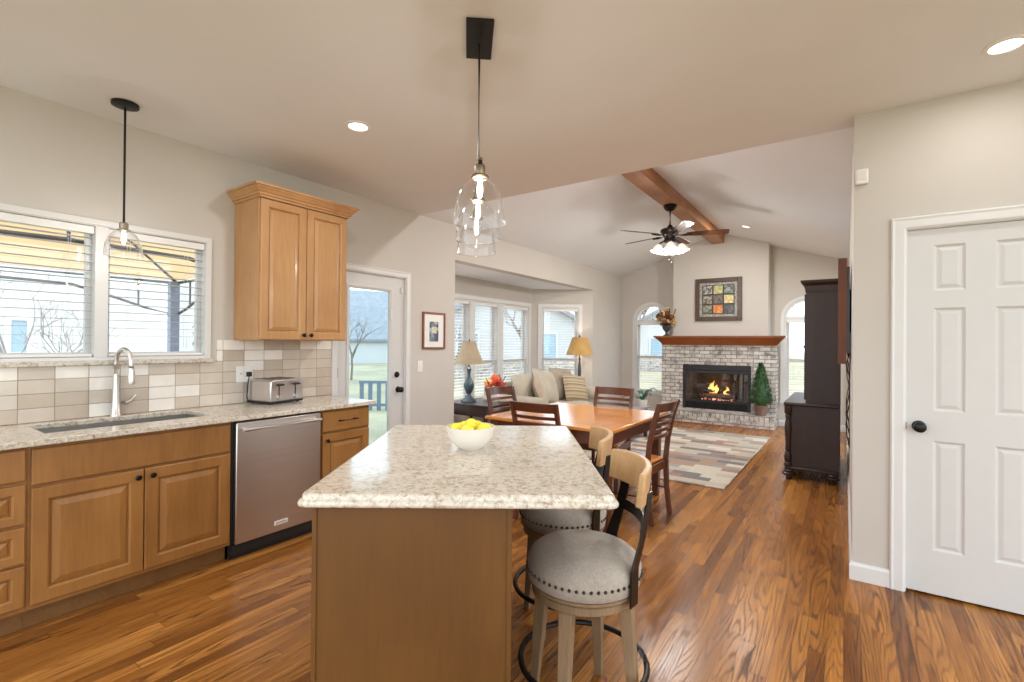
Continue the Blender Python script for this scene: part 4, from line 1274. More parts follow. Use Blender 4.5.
# ------------------------------------------------------------------ living room
# end table + lamp + flowers
ET = (-4.03, 4.90)
t = thing('end_table', 'dark wood end table with a drawer beside the sofa', 'table', (-3.93, 4.92, 0), 0)
obj('tabletop', box(BM(), -0.36, 0.36, -0.28, 0.26, 0.595, 0.62), 'espresso', t, bevel=0.006)
obj('apron', box(BM(), -0.33, 0.33, -0.255, 0.235, 0.47, 0.5948), 'espresso', t, smooth=False)
for sx in (-1, 1):
    for sy in (-0.235, 0.215):
        obj('leg', lathe(BM(), [(0, 0), (0.016, 0), (0.018, 0.05), (0.024, 0.4), (0.026, 0.469), (0, 0.469)], 10), 'espresso', t, loc=(sx*0.30, sy, 0))
t = thing('table_lamp', 'teal baluster table lamp with a beige bell shade', 'lamp', (-4.02, 4.83, 0.62), 0)
obj('base', lathe(BM(), [(0, 0), (0.095, 0), (0.098, 0.012), (0.088, 0.03), (0.055, 0.055), (0.028, 0.085), (0.024, 0.10), (0.034, 0.118), (0.056, 0.16), (0.070, 0.20), (0.066, 0.24), (0.045, 0.285), (0.026, 0.32), (0.020, 0.35), (0.024, 0.40), (0.032, 0.425), (0.026, 0.44), (0.012, 0.45), (0.008, 0.50), (0, 0.50)], 26), 'lamp_wood', t)
bm = lathe(BM(), [(0.205, 0.495), (0.172, 0.55), (0.138, 0.62), (0.108, 0.70), (0.085, 0.79), (0.083, 0.79), (0.106, 0.70), (0.136, 0.62), (0.17, 0.55), (0.203, 0.495)], 28, close=False)
obj('lamp_shade', bm, 'shade_beige', t)
bulb_and_fill_light((-4.02, 4.83, 0.62+0.68), 6.0, 0.02)  # fill light added inside the unlit lamp to brighten the bay ceiling
obj('finial', lathe(BM(), [(0, 0.77), (0.008, 0.775), (0.01, 0.80), (0.004, 0.815), (0, 0.82)], 10), 'bronze', t)
# flowers
t = thing('flower_arrangement', 'orange and red flowers in a white vase by the sofa arm', 'flowers', (-3.78, 5.06, 0.62), 0)
obj('vase', lathe(BM(), [(0, 0), (0.045, 0), (0.062, 0.05), (0.068, 0.11), (0.052, 0.17), (0.05, 0.19), (0.045, 0.18), (0, 0.03)], 18), 'ceramic', t)
def bloom(bm, c, r, rng, n=14):
    for i in range(n):
        a, e = rng.uniform(0, 2*PI), rng.uniform(-0.4, 1.3)
        d_ = Vector((math.cos(a)*math.cos(e), math.sin(a)*math.cos(e), math.sin(e)))
        mt = d_.to_track_quat('Z', 'Y').to_matrix().to_4x4()
        ball(bm, Vector(c)+d_*r*0.55, (r*0.45, r*0.45, r*0.18), 7, 4, mt)
rng = random.Random(3)
for mat, k, nm in (('orange_petal', 6, 'orange_blooms'), ('red_petal', 5, 'red_blooms'), ('cream_petal', 3, 'cream_blooms')):
    bm = BM()
    for i in range(k):
        a, rr = rng.uniform(0, 2*PI), rng.uniform(0.02, 0.12)
        bloom(bm, (rr*math.cos(a), rr*math.sin(a), 0.25+rng.uniform(-0.04, 0.07)), 0.068, rng)
    obj(nm, bm, mat, t)
bm = BM()
for i in range(12):
    a = rng.uniform(0, 2*PI)
    rr = rng.uniform(0.06, 0.16)
    tube(bm, [(0, 0, 0.15), (rr*0.5*math.cos(a), rr*0.5*math.sin(a), 0.2), (rr*math.cos(a), rr*math.sin(a), 0.25+rng.uniform(-0.06, 0.1))], [0.003, 0.004, 0.008], 5)
obj('stems', bm, 'green_stem', t)

# sofa (faces +x)
SXB, SXF, SYN, SYF = -4.20, -3.24, 5.30, 7.42
t = thing('sofa', 'beige upholstered sofa under the bay windows', 'sofa', ((SXB+SXF)/2, (SYN+SYF)/2, 0), 0)
sw, sd = (SYF-SYN)/2, (SXF-SXB)/2
obj('base', box(BM(), -sd+0.02, sd-0.03, -sw+0.02, sw-0.02, 0.07, 0.30), 'sofa', t, bevel=0.03, seg=3)
obj('back', box(BM(), -sd, -sd+0.24, -sw+0.03, sw-0.03, 0.28, 0.82), 'sofa', t, bevel=0.07, seg=4)
for s in (-1, 1):
    bm = BM()
    y0 = s*(sw-0.12)
    P = [(y0-0.11, 0.10), (y0+0.11, 0.10), (y0+0.11, 0.50)]
    for k in range(0, 13):
        a = R(-35+250*k/12)
        P.append((y0+0.135*math.cos(a), 0.56+0.115*math.sin(a)))
    P.append((y0-0.11, 0.50))
    prism(bm, P, -sd+0.04, sd, 'x')
    obj('arm', bm, 'sofa', t, bevel=0.02, seg=3, angle=50)
for k in range(2):
    y = (-0.5+k)*(sw-0.25)*1.0
    mt = Matrix.Translation((0.10, y, 0.39))
    obj('seat_cushion', cushion(BM(), 0.72, (sw-0.25)*0.99, 0.20, 0.28, 12, mt), 'sofa', t, angle=80)
for x in (-0.4, 0.38):
    for y in (-0.95, 0.95): obj('foot', lathe(BM(), [(0, 0), (0.025, 0), (0.03, 0.069), (0, 0.069)], 10), 'espresso', t, loc=(x, y, 0))
def pillow(label, mat, w_, h_, th, loc, lean, yaw, roll=0, cat='pillow'):
    bm = cushion(BM(), w_, h_, th, 0.55, 12)
    o = obj('throw_pillow' if cat == 'pillow' else 'back_cushion', bm, mat, angle=80)
    tag(o, label, 'pillow', 'loose pillows on the sofa')
    m_ = Matrix.Translation(loc) @ Matrix.Rotation(R(yaw), 4, 'Z') @ Matrix.Rotation(R(-lean), 4, 'Y') @ Matrix.Rotation(R(roll), 4, 'X') @ Matrix.Rotation(R(90), 4, 'Y') @ Matrix.Rotation(R(90), 4, 'Z')
    o.matrix_world = m_
    return o
pillow('large beige back cushion at the near end of the sofa', 'sofa', 0.62, 0.52, 0.22, (-3.80, 5.82, 0.70), 18, 8, 0)
pillow('large beige back cushion in middle of the sofa', 'sofa', 0.66, 0.56, 0.22, (-3.78, 6.38, 0.72), 18, 4, -8)
pillow('large grey beige back cushion at the far end of sofa', 'pillow_grey', 0.64, 0.56, 0.22, (-3.80, 6.95, 0.72), 16, -6, -5)
pillow('small rose beige throw pillow at near end of sofa', 'pillow_rose', 0.46, 0.46, 0.14, (-3.58, 5.88, 0.68), 20, 25, 16)
pillow('striped brown throw pillow at the far end of sofa', 'stripes', 0.50, 0.44, 0.15, (-3.55, 6.93, 0.68), 22, -18, -8)
# floor lamp
t = thing('floor_lamp', 'dark floor lamp with a gold shade behind sofa arm', 'lamp', (-3.86, 7.68, 0), 0)
obj('base', lathe(BM(), [(0, 0), (0.14, 0), (0.14, 0.02), (0.05, 0.045), (0.03, 0.07), (0, 0.07)], 22), 'lamp_wood', t)
obj('pole', lathe(BM(), [(0.012, 0.07), (0.014, 0.5), (0.02, 0.55), (0.03, 0.62), (0.022, 0.66), (0.03, 0.70), (0.018, 0.74), (0.028, 0.80), (0.034, 0.90), (0.026, 1.0), (0.016, 1.08), (0.022, 1.12), (0.010, 1.15), (0.008, 1.25), (0, 1.25)], 16), 'lamp_wood', t)
obj('lamp_shade', lathe(BM(), [(0.24, 1.19), (0.13, 1.50), (0.128, 1.50), (0.237, 1.19)], 28, close=False), 'shade_gold', t)
obj('finial', lathe(BM(), [(0, 1.48), (0.01, 1.49), (0.014, 1.52), (0.006, 1.545), (0, 1.55)], 10), 'bronze', t)
bulb_and_fill_light((-3.86, 7.68, 1.39), 3.0, 0.02)  # glow added inside this shade too, lifting the bay's brightness
# coffee table and orchid
t = thing('coffee_table', 'low grey topped coffee table between sofa and rug', 'table', (-2.75, 6.75, 0.016), R(0))
obj('tabletop', box(BM(), -0.36, 0.36, -0.42, 0.34, 0.42, 0.45), 'coffee_top', t, bevel=0.006)
obj('apron', box(BM(), -0.33, 0.33, -0.39, 0.31, 0.30, 0.4198), 'espresso', t, smooth=False)
obj('shelf', box(BM(), -0.30, 0.30, -0.36, 0.28, 0.10, 0.12), 'espresso', t, smooth=False)
for x in (-0.31, 0.31):
    for y in (-0.37, 0.29): obj('leg', box(BM(), x-0.022, x+0.022, y-0.022, y+0.022, 0, 0.2998), 'espresso', t, smooth=False)
t = thing('potted_orchid', 'small leafy orchid in a white pot on coffee table', 'plant', (-2.47, 7.0, 0.466), 0)
obj('pot', lathe(BM(), [(0, 0), (0.05, 0), (0.06, 0.03), (0.068, 0.10), (0.062, 0.10), (0.055, 0.085), (0, 0.085)], 18), 'ceramic', t)
for a, l_, up in ((200, 0.30, 0.10), (20, 0.20, 0.24), (60, 0.17, 0.2), (320, 0.22, 0.16), (130, 0.2, 0.18), (260, 0.18, 0.1)):
    bm = BM()
    rows = []
    n = 7
    for k in range(n+1):
        u = k/n
        r = l_*u
        z = 0.085+up*math.sin(u*PI*0.6)*0.9-0.05*u*u
        wd = 0.032*math.sin(PI*min(1, u*0.86+0.12))+0.002
        rows.append([bm.verts.new((r, s*wd, z+abs(s)*0.008)) for s in (-1, 0, 1)])
    for p, q in zip(rows, rows[1:]):
        for k in range(2): bm.faces.new((p[k], p[k+1], q[k+1], q[k]))
    bm.transform(Matrix.Rotation(R(a), 4, 'Z'))
    o = obj('leaf', bm, 'orchid_leaf', t)
    mm = o.modifiers.new('solid', 'SOLIDIFY')
    mm.thickness = 0.003
# rug
bm = box(BM(), -1.05, 1.05, -1.57, 1.57, 0.0, 0.014)
o = obj('rug', bm, 'rug', bevel=0.004, smooth=False, loc=(-1.975, 6.53, 0.001), rz=R(-0.6))
tag(o, 'patchwork rug of beige, grey and rust blocks before the hearth', 'rug')

# fireplace -----------------------------------------------------------
BY = 9.08
t = thing('fireplace_surround', 'whitewashed brick fireplace surround and hearth', 'fireplace', (-1.89, BY, 0))
bm = BM()
holed(bm, 'y', -0.955, 0.945, 0.0, 1.379, 0.0, YF-BY-0.001, [(-0.565, 0.575, 0.235, 1.03)])
obj('brick_face', bm, 'brick', t, smooth=False)
obj('hearth', box(BM(), -0.955, 0.95, -0.29, -0.001, 0.0, 0.125), 'brick', t, smooth=False)
obj('hearth_cap', box(BM(), -0.958, 0.953, -0.295, -0.001, 0.1255, 0.222), 'rowlock', t, smooth=False, bevel=0.006)
obj('base_molding', sweep(BM(), [(-0.955, -0.29), (0.95, -0.29)], [(0.001, 0.0), (0.018, 0.0), (0.014, 0.018), (0.001, 0.02)]), 'mantel', t, smooth=False)
t = thing('mantel_shelf', 'stained wood crown mantel shelf over the brick fireplace', 'mantel', (-1.89, BY, 0))
mp = [(0.0, 1.38), (0.018, 1.38), (0.02, 1.395), (0.03, 1.40), (0.05, 1.425), (0.075, 1.455), (0.105, 1.485), (0.122, 1.50), (0.128, 1.512), (0.150, 1.514), (0.152, 1.545), (0.0, 1.545)]
bm = sweep(BM(), [(-0.915, YF-BY-0.35), (-0.915, -0.002), (0.95, -0.002), (0.95, YF-BY-0.35)], [(o_, z) for o_, z in mp])
box(bm, -0.96, 0.95, -0.002, 0.035, 1.382, 1.545)
obj('shelf', bm, 'mantel', t, smooth=False)
# insert
t = thing('gas_fireplace', 'black framed gas fireplace burning inside the brick surround', 'fireplace', (-1.885, BY, 0.235))
bm = BM()
x0, x1, z1 = -0.565, 0.565, 0.79
box(bm, x0, x0+0.05, -0.012, 0.02, 0, z1)
box(bm, x1-0.05, x1, -0.012, 0.02, 0, z1)
box(bm, x0+0.05, x1-0.05, -0.012, 0.02, 0.70, z1)
box(bm, x0+0.05, x1-0.05, -0.008, 0.02, 0.64, 0.695)
box(bm, x0+0.05, x1-0.05, -0.008, 0.02, 0.12, 0.16)
obj('metal_frame', bm, 'black', t, smooth=False, bevel=0.003)
bm = BM()
for i in range(7):
    x = x0+0.055+i*0.17
    box(bm, x-0.004, x+0.004, -0.012, 0.01, 0.0, 0.118)
box(bm, x0+0.05, x1-0.05, 0.012, 0.02, 0, 0.12)
obj('lower_louver', bm, 'black_metal', t, smooth=False)
bm = BM()
fw = [(x0+0.05, 0.02), (x1-0.05, 0.02), (x1-0.17, 0.34), (x0+0.17, 0.34)]
for (a, b_) in ((1, 2), (2, 3), (3, 0)):
    bm.faces.new([bm.verts.new(p) for p in ((*fw[a], 0.14), (*fw[b_], 0.14), (*fw[b_], 0.66), (*fw[a], 0.66))])
obj('firebox_lining', bm, 'soot', t, smooth=False)
bm = BM()
for z in (0.14, 0.66): bm.faces.new([bm.verts.new((*p, z)) for p in fw])
obj('firebox_floor', bm, 'black', t, smooth=False)
obj('glass_front', box(BM(), x0+0.05, x1-0.05, 0.010, 0.013, 0.161, 0.64), 'pane', t, smooth=False)
bm = BM()
for i in range(9):
    x = -0.30+i*0.075
    tube(bm, [(x, 0.06, 0.145), (x, 0.06, 0.21)], 0.007, 6)
tube(bm, [(-0.33, 0.07, 0.185), (0.33, 0.07, 0.185)], 0.008, 6)
tube(bm, [(-0.33, 0.24, 0.185), (0.33, 0.24, 0.185)], 0.008, 6)
obj('grate', bm, 'black_metal', t)
FB = Vector((-1.885, BY, 0.235))
def log(label, p0, p1, r):
    rng = random.Random(hash(label) % 1000 if False else len(label))
    n = 7
    pts = [Vector(p0).lerp(Vector(p1), k/n)+Vector((0, rng.uniform(-.006, .006), rng.uniform(-.006, .006))) for k in range(n+1)]
    bm = tube(BM(), pts, [r*rng.uniform(0.86, 1.1) for _ in pts], 10)
    o = obj('fire_log', bm, 'log', angle=30, loc=FB)
    tag(o, label, 'log', 'logs in the fireplace')
log('charred log lying at front of the fire', (-0.30, 0.10, 0.235), (0.27, 0.09, 0.235), 0.038)
log('charred log lying at back of the fire grate', (-0.26, 0.22, 0.245), (0.30, 0.21, 0.24), 0.045)
log('charred log crossing on top of the others', (-0.20, 0.10, 0.315), (0.06, 0.22, 0.33), 0.033)
log('short charred log propped at right of fire', (0.10, 0.20, 0.325), (0.24, 0.10, 0.305), 0.030)
def flame(label, c, h, w_, seed):
    rng = random.Random(seed)
    bm = BM()
    for i in range(5):
        dx = (i-2)*w_*0.30
        hh = h*(1-0.22*abs(i-2))*rng.uniform(0.8, 1.05)
        rr = w_*0.30
        pts, rs = [], []
        for k in range(8):
            u = k/7
            pts.append((c[0]+dx+math.sin(u*4+seed+i)*0.012*u*3, c[1]+(i % 2)*0.02, c[2]+hh*u))
            rs.append(max(0.0012, rr*math.sin(PI*min(1, 0.22+0.78*u))**1.1))
        tube(bm, pts, rs, 8)
    o = obj('flame', bm, 'flame', loc=FB)
    tag(o, label, 'flame', 'flames in the fireplace')
flame('tall left flame above the logs', (-0.07, 0.15, 0.28), 0.23, 0.085, 1)
flame('smaller right flame above the logs', (0.16, 0.15, 0.27), 0.17, 0.055, 4)
bm = BM()
rng = random.Random(8)
for i in range(40): ball(bm, (rng.uniform(-0.25, 0.27), rng.uniform(0.04, 0.2), 0.165+rng.uniform(0, 0.02)), rng.uniform(0.008, 0.018), 6, 4)
obj('embers', bm, 'ember', t)
# fire light
fl = bpy.data.lights.new('fire_glow', 'POINT')
fl.energy = 1.0
fl.color = (1.0, 0.5, 0.18)
fl.shadow_soft_size = 0.06
fo = bpy.data.objects.new('fire_glow', fl)
C.objects.link(fo)
fo.location = (-1.93, BY+0.06, 0.66)

# art over the mantel
t = thing('wall_art', 'dark framed mosaic of nine coloured tiles above the mantel', 'picture', (-1.857, CBY-0.001, 2.195))
hw = 0.39
obj('frame', window_frame(BM(), -hw, hw, -0.38, 0.38, -0.035, -0.001, 0.075), 'art_dark', t, smooth=False, bevel=0.006)
M['art_border'] = plain('mottled_art_border', srgb(150, 148, 140), 0.5, var=0.8, scale=60)
M['art_ground'] = plain('dark_art_ground', srgb(52, 54, 56), 0.5, var=0.4, scale=40)
obj('border', box(BM(), -0.315, 0.315, -0.018, -0.002, -0.305, 0.305), 'art_border', t, smooth=False, label='mottled grey mosaic border')
obj('ground', box(BM(), -0.27, 0.27, -0.020, -0.0185, -0.26, 0.26), 'art_ground', t, smooth=False)
def mottled(name, a, b_, sc=30):
    m, nt, b = nodes(name)
    n_ = N(nt, 'TexVoronoi', ins={0: objco(nt), 'Scale': sc}).outputs['Color']
    f_ = N(nt, 'SeparateXYZ', ins={0: n_}).outputs[0]
    nt.links.new(ramp(nt, f_, [(0.2, a), (0.8, b_)]), b.inputs['Base Color'])
    setb(b, None, 0.4)
    return m
tl_ = [((88, 82, 84), (190, 184, 176)), ((150, 150, 90), (206, 196, 140)), ((66, 76, 74), (140, 146, 136)),
       ((90, 84, 78), (170, 158, 140)), ((70, 58, 56), (120, 104, 98)), ((190, 170, 110), (222, 204, 150)),
       ((70, 78, 72), (150, 146, 120)), ((196, 112, 40), (232, 156, 84)), ((50, 54, 60), (92, 92, 96))]
for i, (a, b_) in enumerate(tl_):
    cx, cz = (i % 3-1)*0.178, (1-i//3)*0.172
    M['art%d' % i] = mottled('art_tile_glaze', srgb(*a), srgb(*b_))
    obj('art_tile', box(BM(), cx-0.076, cx+0.076, -0.027, -0.0205, cz-0.073, cz+0.073), 'art%d' % i, t, bevel=0.003, smooth=False)

# topiary
t = thing('topiary_tree', 'cone topiary in a brown pot on the right of hearth', 'plant', (-1.145, 8.905, 0.222))
obj('pot', lathe(BM(), [(0, 0), (0.075, 0), (0.098, 0.15), (0.105, 0.155), (0.105, 0.175), (0.095, 0.175), (0.09, 0.15), (0, 0.15)], 22), 'terracotta', t)
bm = lathe(BM(), [(0.03, 0.15), (0.085, 0.22), (0.085, 0.30), (0.045, 0.58), (0.008, 0.80), (0, 0.82)], 14)
obj('core', bm, 'leaf', t)
bm = BM()
rng = random.Random(11)
for i in range(2000):
    u = rng.random()**1.35
    z = 0.20+u*0.66
    r = (0.172*(1-u)**0.8+0.012)*rng.uniform(0.82, 1.04)
    if z < 0.26: r *= 0.75+0.25*(z-0.2)/0.06
    a = rng.uniform(0, 2*PI)
    c = Vector((r*math.cos(a), r*math.sin(a), z))
    d_ = Vector((math.cos(a), math.sin(a), rng.uniform(0.1, 1.1))).normalized()
    d_ = (d_+Vector((rng.uniform(-.5, .5), rng.uniform(-.5, .5), rng.uniform(-.4, .4)))).normalized()
    x, y = frame_of(d_)
    s = rng.uniform(0.018, 0.034)
    bm.faces.new([bm.verts.new(c+p) for p in (-d_*s*0.4, x*s*0.5+d_*s*0.3, d_*s*1.2, -x*s*0.5+d_*s*0.3)])
obj('foliage', bm, 'leaf', t, smooth=False)
# urn with dried flowers
t = thing('flower_urn', 'dark urn of dried cream and brown flowers on the mantel', 'flowers', (-2.735, 9.0, 1.5455))
obj('urn', lathe(BM(), [(0, 0), (0.06, 0), (0.06, 0.012), (0.02, 0.035), (0.018, 0.07), (0.045, 0.095), (0.075, 0.14), (0.08, 0.185), (0.092, 0.195), (0.085, 0.2), (0.07, 0.185), (0, 0.15)], 20), 'urn', t)
rng = random.Random(5)
for mat, k, nm, rad in (('cream_petal', 6, 'cream_blooms', 0.11), ('dried', 9, 'dried_sprays', 0.17), ('brown_petal', 9, 'brown_blooms', 0.17)):
    bm = BM()
    for i in range(k):
        a, rr = rng.uniform(0, 2*PI), rng.uniform(0.02, rad)
        bloom(bm, (rr*math.cos(a), rr*math.sin(a)*0.6, 0.27+rng.uniform(-0.08, 0.24)*(1-rr*2)), 0.07, rng, 12)
    obj(nm, bm, mat, t)
bm = BM()
for i in range(26):
    a = rng.uniform(0, 2*PI)
    rr = rng.uniform(0.05, 0.2)
    tube(bm, [(0, 0, 0.17), (rr*0.5*math.cos(a), rr*0.4*math.sin(a), 0.26), (rr*math.cos(a), rr*0.6*math.sin(a), rng.uniform(0.22, 0.52))], [0.003, 0.004, 0.010], 5)
obj('dried_stems', bm, 'brown_petal', t)

# ceiling fan
FX, FY = -1.868, 6.27
t = thing('ceiling_fan', 'dark five blade ceiling fan with lit glass shades', 'fan', (FX, FY, 0))
obj('canopy', lathe(BM(), [(0, bz-0.001), (0.082, bz-0.001), (0.085, bz-0.03), (0.05, bz-0.07), (0.02, bz-0.08), (0, bz-0.08)], 22), 'bronze', t)
obj('downrod', tube(BM(), [(0, 0, bz-0.075), (0, 0, 2.92)], 0.013, 10), 'bronze', t)
obj('motor', lathe(BM(), [(0, 2.93), (0.025, 2.93), (0.04, 2.90), (0.095, 2.885), (0.12, 2.87), (0.122, 2.845), (0.10, 2.82), (0.095, 2.80), (0.075, 2.785), (0.07, 2.75), (0.085, 2.735), (0.08, 2.715), (0.035, 2.70), (0, 2.69)], 26), 'bronze', t, label='dark bronze motor housing')
for i, a in enumerate((232.5, 304.5, 16.5, 88.5, 160.5)):
    bm = BM()
    L0, L1 = 0.20, 0.70
    n = 8
    rows = []
    for k in range(n+1):
        u = k/n
        x = L0+(L1-L0)*u
        wd = 0.052+0.018*u
        if k == n: wd *= 0.8
        if k == 0: wd *= 0.7
        rows.append([(x, -wd), (x, wd)])
    top = [[bm.verts.new((p[0], p[1], 0.004)) for p in r_] for r_ in rows]
    bot = [[bm.verts.new((p[0], p[1], -0.004)) for p in r_] for r_ in rows]
    for k in range(n):
        bm.faces.new((top[k][0], top[k+1][0], top[k+1][1], top[k][1]))
        bm.faces.new((bot[k][1], bot[k+1][1], bot[k+1][0], bot[k][0]))
        bm.faces.new((top[k][0], bot[k][0], bot[k+1][0], top[k+1][0]))
        bm.faces.new((top[k][1], top[k+1][1], bot[k+1][1], bot[k][1]))
    bm.faces.new((top[0][1], bot[0][1], bot[0][0], top[0][0]))
    bm.faces.new((top[n][0], bot[n][0], bot[n][1], top[n][1]))
    mt = Matrix.Translation((0, 0, 2.805)) @ Matrix.Rotation(R(a), 4, 'Z') @ Matrix.Rotation(R(-12), 4, 'X')
    bm.transform(mt)
    bl_ = obj('blade', bm, 'cherry', t, smooth=False)
    bm = BM()
    b2 = tube(BM(), [(0.085, 0, -0.004), (0.14, 0, -0.012), (0.19, 0.0, -0.010), (0.27, 0, -0.008)], [0.012, 0.010, 0.016, 0.012], 8)
    merge(bm, b2, mt)
    obj('blade_iron', bm, 'bronze', bl_)
for i in range(4):
    a = R(20+90*i)
    ca, sa = math.cos(a), math.sin(a)
    ar = obj('lamp_arm', tube(BM(), [(0.05*ca, 0.05*sa, 2.725), (0.09*ca, 0.09*sa, 2.72), (0.125*ca, 0.125*sa, 2.70), (0.13*ca, 0.13*sa, 2.68)], 0.012, 8), 'bronze', t)
    bm = lathe(BM(), [(0.022, 0.0), (0.035, -0.012), (0.055, -0.04), (0.068, -0.075), (0.085, -0.105), (0.082, -0.105), (0.064, -0.075), (0.05, -0.04), (0.03, -0.014), (0.02, -0.004)], 18, close=False)
    mt = Matrix.Translation((0.13*ca, 0.13*sa, 2.685)) @ Matrix.Rotation(a, 4, 'Z') @ Matrix.Rotation(R(-18), 4, 'Y')
    bm.transform(mt)
    obj('glass_shade', bm, 'frosted', ar, label='lit frosted glass shade')
    bulb_and_fill_light((FX+0.155*ca, FY+0.155*sa, 2.575), 19.0, 0.05)
for x, y, z in ((0.03, -0.02, 2.45), (-0.02, 0.03, 2.50)):
    bm = tube(BM(), [(x, y, 2.70), (x, y, z)], 0.0018, 5)
    ball(bm, (x, y, z-0.012), 0.011, 8, 6)
    obj('pull_chain', bm, 'bronze', t)

# hutch
HX0, HX1, HY0, HY1 = -0.505, -0.04, 5.75, 7.05
t = thing('china_hutch', 'tall espresso hutch standing against the right wall', 'hutch', ((HX0+HX1)/2, (HY0+HY1)/2, 0))
hx, hy = (HX1-HX0)/2, (HY1-HY0)/2
obj('base_cabinet', box(BM(), -hx+0.02, hx, -hy+0.012, hy-0.012, 0.14, 0.765), 'espresso', t, smooth=False)
bm = BM()
box(bm, -hx-0.008, hx, -hy-0.012, hy+0.012, 0.105, 0.139)
obj('base_molding', bm, 'espresso', t, bevel=0.01)
obj('counter_top', box(BM(), -hx-0.02, hx, -hy-0.015, hy+0.015, 0.7655, 0.80), 'espresso', t, bevel=0.01, label='polished dark counter top')
colp = [(0, 0.141), (0.036, 0.141), (0.036, 0.17), (0.026, 0.18), (0.034, 0.20), (0.036, 0.24), (0.030, 0.27), (0.022, 0.29), (0.028, 0.31), (0.024, 0.36), (0.030, 0.46), (0.034, 0.54), (0.028, 0.60), (0.022, 0.63), (0.030, 0.65), (0.024, 0.67), (0.036, 0.69), (0.036, 0.764), (0, 0.764)]
for y in (-hy+0.01, hy-0.01):
    obj('turned_column', lathe(BM(), colp, 16), 'espresso', t, loc=(-hx+0.022, y, 0))
ft = [(0, 0), (0.026, 0), (0.034, 0.012), (0.026, 0.026), (0.062, 0.045), (0.066, 0.065), (0.044, 0.082), (0.056, 0.092), (0.048, 0.1045), (0, 0.1045)]
for x in (-hx+0.03, hx-0.06):
    for y in (-hy+0.03, hy-0.03):
        obj('bun_foot', lathe(BM(), ft, 18), 'espresso', t, loc=(x, y, 0))
UX = -0.33-(HX0+HX1)/2
obj('upper_cabinet', box(BM(), UX, hx, -hy+0.03, hy-0.03, 0.8005, 1.955), 'espresso', t, smooth=False)
bm = sweep(BM(), [(hx, -hy+0.03), (UX, -hy+0.03), (UX, hy-0.03), (hx, hy-0.03)][::-1], [(0.0, 1.93), (0.006, 1.93), (0.01, 1.96), (0.014, 2.0), (0.03, 2.015), (0.045, 2.03), (0.05, 2.055), (0.0, 2.055)])
box(bm, UX, hx, -hy+0.03, hy-0.03, 1.9555, 2.05)
obj('cornice', bm, 'espresso', t, smooth=False)
for i in range(3):
    y0 = -hy+0.06+i*(2*hy-0.12)/3
    y1 = y0+(2*hy-0.12)/3-0.008
    for z0, z1, xo, nm in ((0.17, 0.75, -hx+0.019, 'lower_door'), (0.83, 1.92, UX-0.001, 'upper_door')):
        b2 = raised_door(0, y1-y0, z0, z1, 0.016)
        b2.transform(Matrix.Translation((xo, y1, 0)) @ Matrix.Rotation(R(-90), 4, 'Z'))
        dd = obj(nm, b2, 'espresso', t, smooth=False)
        k = obj('knob', lathe(BM(), [(0, 0), (0.006, 0), (0.012, 0.018), (0, 0.022)], 10), 'bronze', dd, loc=(xo-0.016, (y0+y1)/2, (z0+z1)/2))
        k.rotation_euler = (0, R(-90), 0)
# television on the wall, seen edge-on
t = thing('television', 'wood framed wall television seen edge on beside the hutch', 'television', (XR, 4.5, 0))
obj('frame', window_frame(BM(), 0, 1.0, 1.25, 2.065, 0.0, 0.056, 0.05), 'tv_wood', t, smooth=False)
fr = t.children[0]
fr.data.transform(Matrix.Translation((-0.0865, 0, 0)) @ Matrix(((0, 1, 0, 0), (1, 0, 0, 0), (0, 0, 1, 0), (0, 0, 0, 1))))
obj('screen', box(BM(), -0.075, -0.045, 0.05, 0.95, 1.30, 2.015), 'tv_black', t, smooth=False)
obj('back_housing', box(BM(), -0.03, -0.012, 0.02, 0.98, 1.33, 2.0), 'tv_black', t, smooth=False)
obj('wall_bracket', box(BM(), -0.0115, -0.001, 0.3, 0.7, 1.5, 1.85), 'black_metal', t, smooth=False)
bm = BM()
rng = random.Random(2)
for i in range(3):
    y = 5.15+0.12*i
    pts = [(-0.006-0.008*i, y, 1.33)]
    for k in range(1, 9):
        pts.append((-0.016-0.014*math.sin(k*1.3+i), y+0.05*math.sin(k*1.7+i*2), 1.33-k*0.105))
    tube(bm, pts, 0.005, 6)
bm.transform(Matrix.Translation((0, -4.5, 0)))
obj('cables', bm, 'black', t, label='loose black cables hanging to the floor')

# small wall things
t = thing('framed_print', 'small framed print in brown frame beside the patio door', 'picture', (XL+0.001, 3.925, 1.52), W90)
obj('frame', window_frame(BM(), -0.178, 0.178, -0.205, 0.205, -0.02, -0.001, 0.022), 'frame_wood', t, smooth=False, bevel=0.003)
obj('mat_board', box(BM(), -0.157, 0.157, -0.008, -0.001, -0.184, 0.184), 'white_plastic', t, smooth=False)
M['print_blue'] = mottled('slate_print', srgb(60, 74, 98), srgb(170, 176, 176), 26)
obj('print', box(BM(), -0.07, 0.07, -0.010, -0.0085, -0.12, 0.10), 'print_blue', t, smooth=False, label='slate blue picture')
M['print_pale'] = plain('pale_print', srgb(206, 200, 182), 0.6, var=0.2, scale=40)
obj('print_center', box(BM(), -0.04, 0.04, -0.0115, -0.0105, -0.03, 0.045), 'print_pale', t, smooth=False)
t = thing('light_switch', 'white light switch plate below the framed print', 'switch', (XL+0.001, 3.72, 1.13), W90)
obj('plate', box(BM(), -0.038, 0.038, -0.006, -0.0005, -0.06, 0.06), 'white_plastic', t, bevel=0.002)
obj('rocker', box(BM(), -0.016, 0.016, -0.010, -0.006, -0.032, 0.032), 'white_plastic', t, bevel=0.002)
t = thing('motion_sensor', 'white motion sensor high on the wall corner', 'sensor', (0.075, YP-0.001, 2.39), 0)
obj('housing', box(BM(), -0.028, 0.034, -0.03, 0, -0.045, 0.045), 'white_plastic', t, bevel=0.008)
obj('lens', box(BM(), -0.020, 0.026, -0.034, -0.0305, -0.02, 0.03), 'ceramic', t, bevel=0.003)

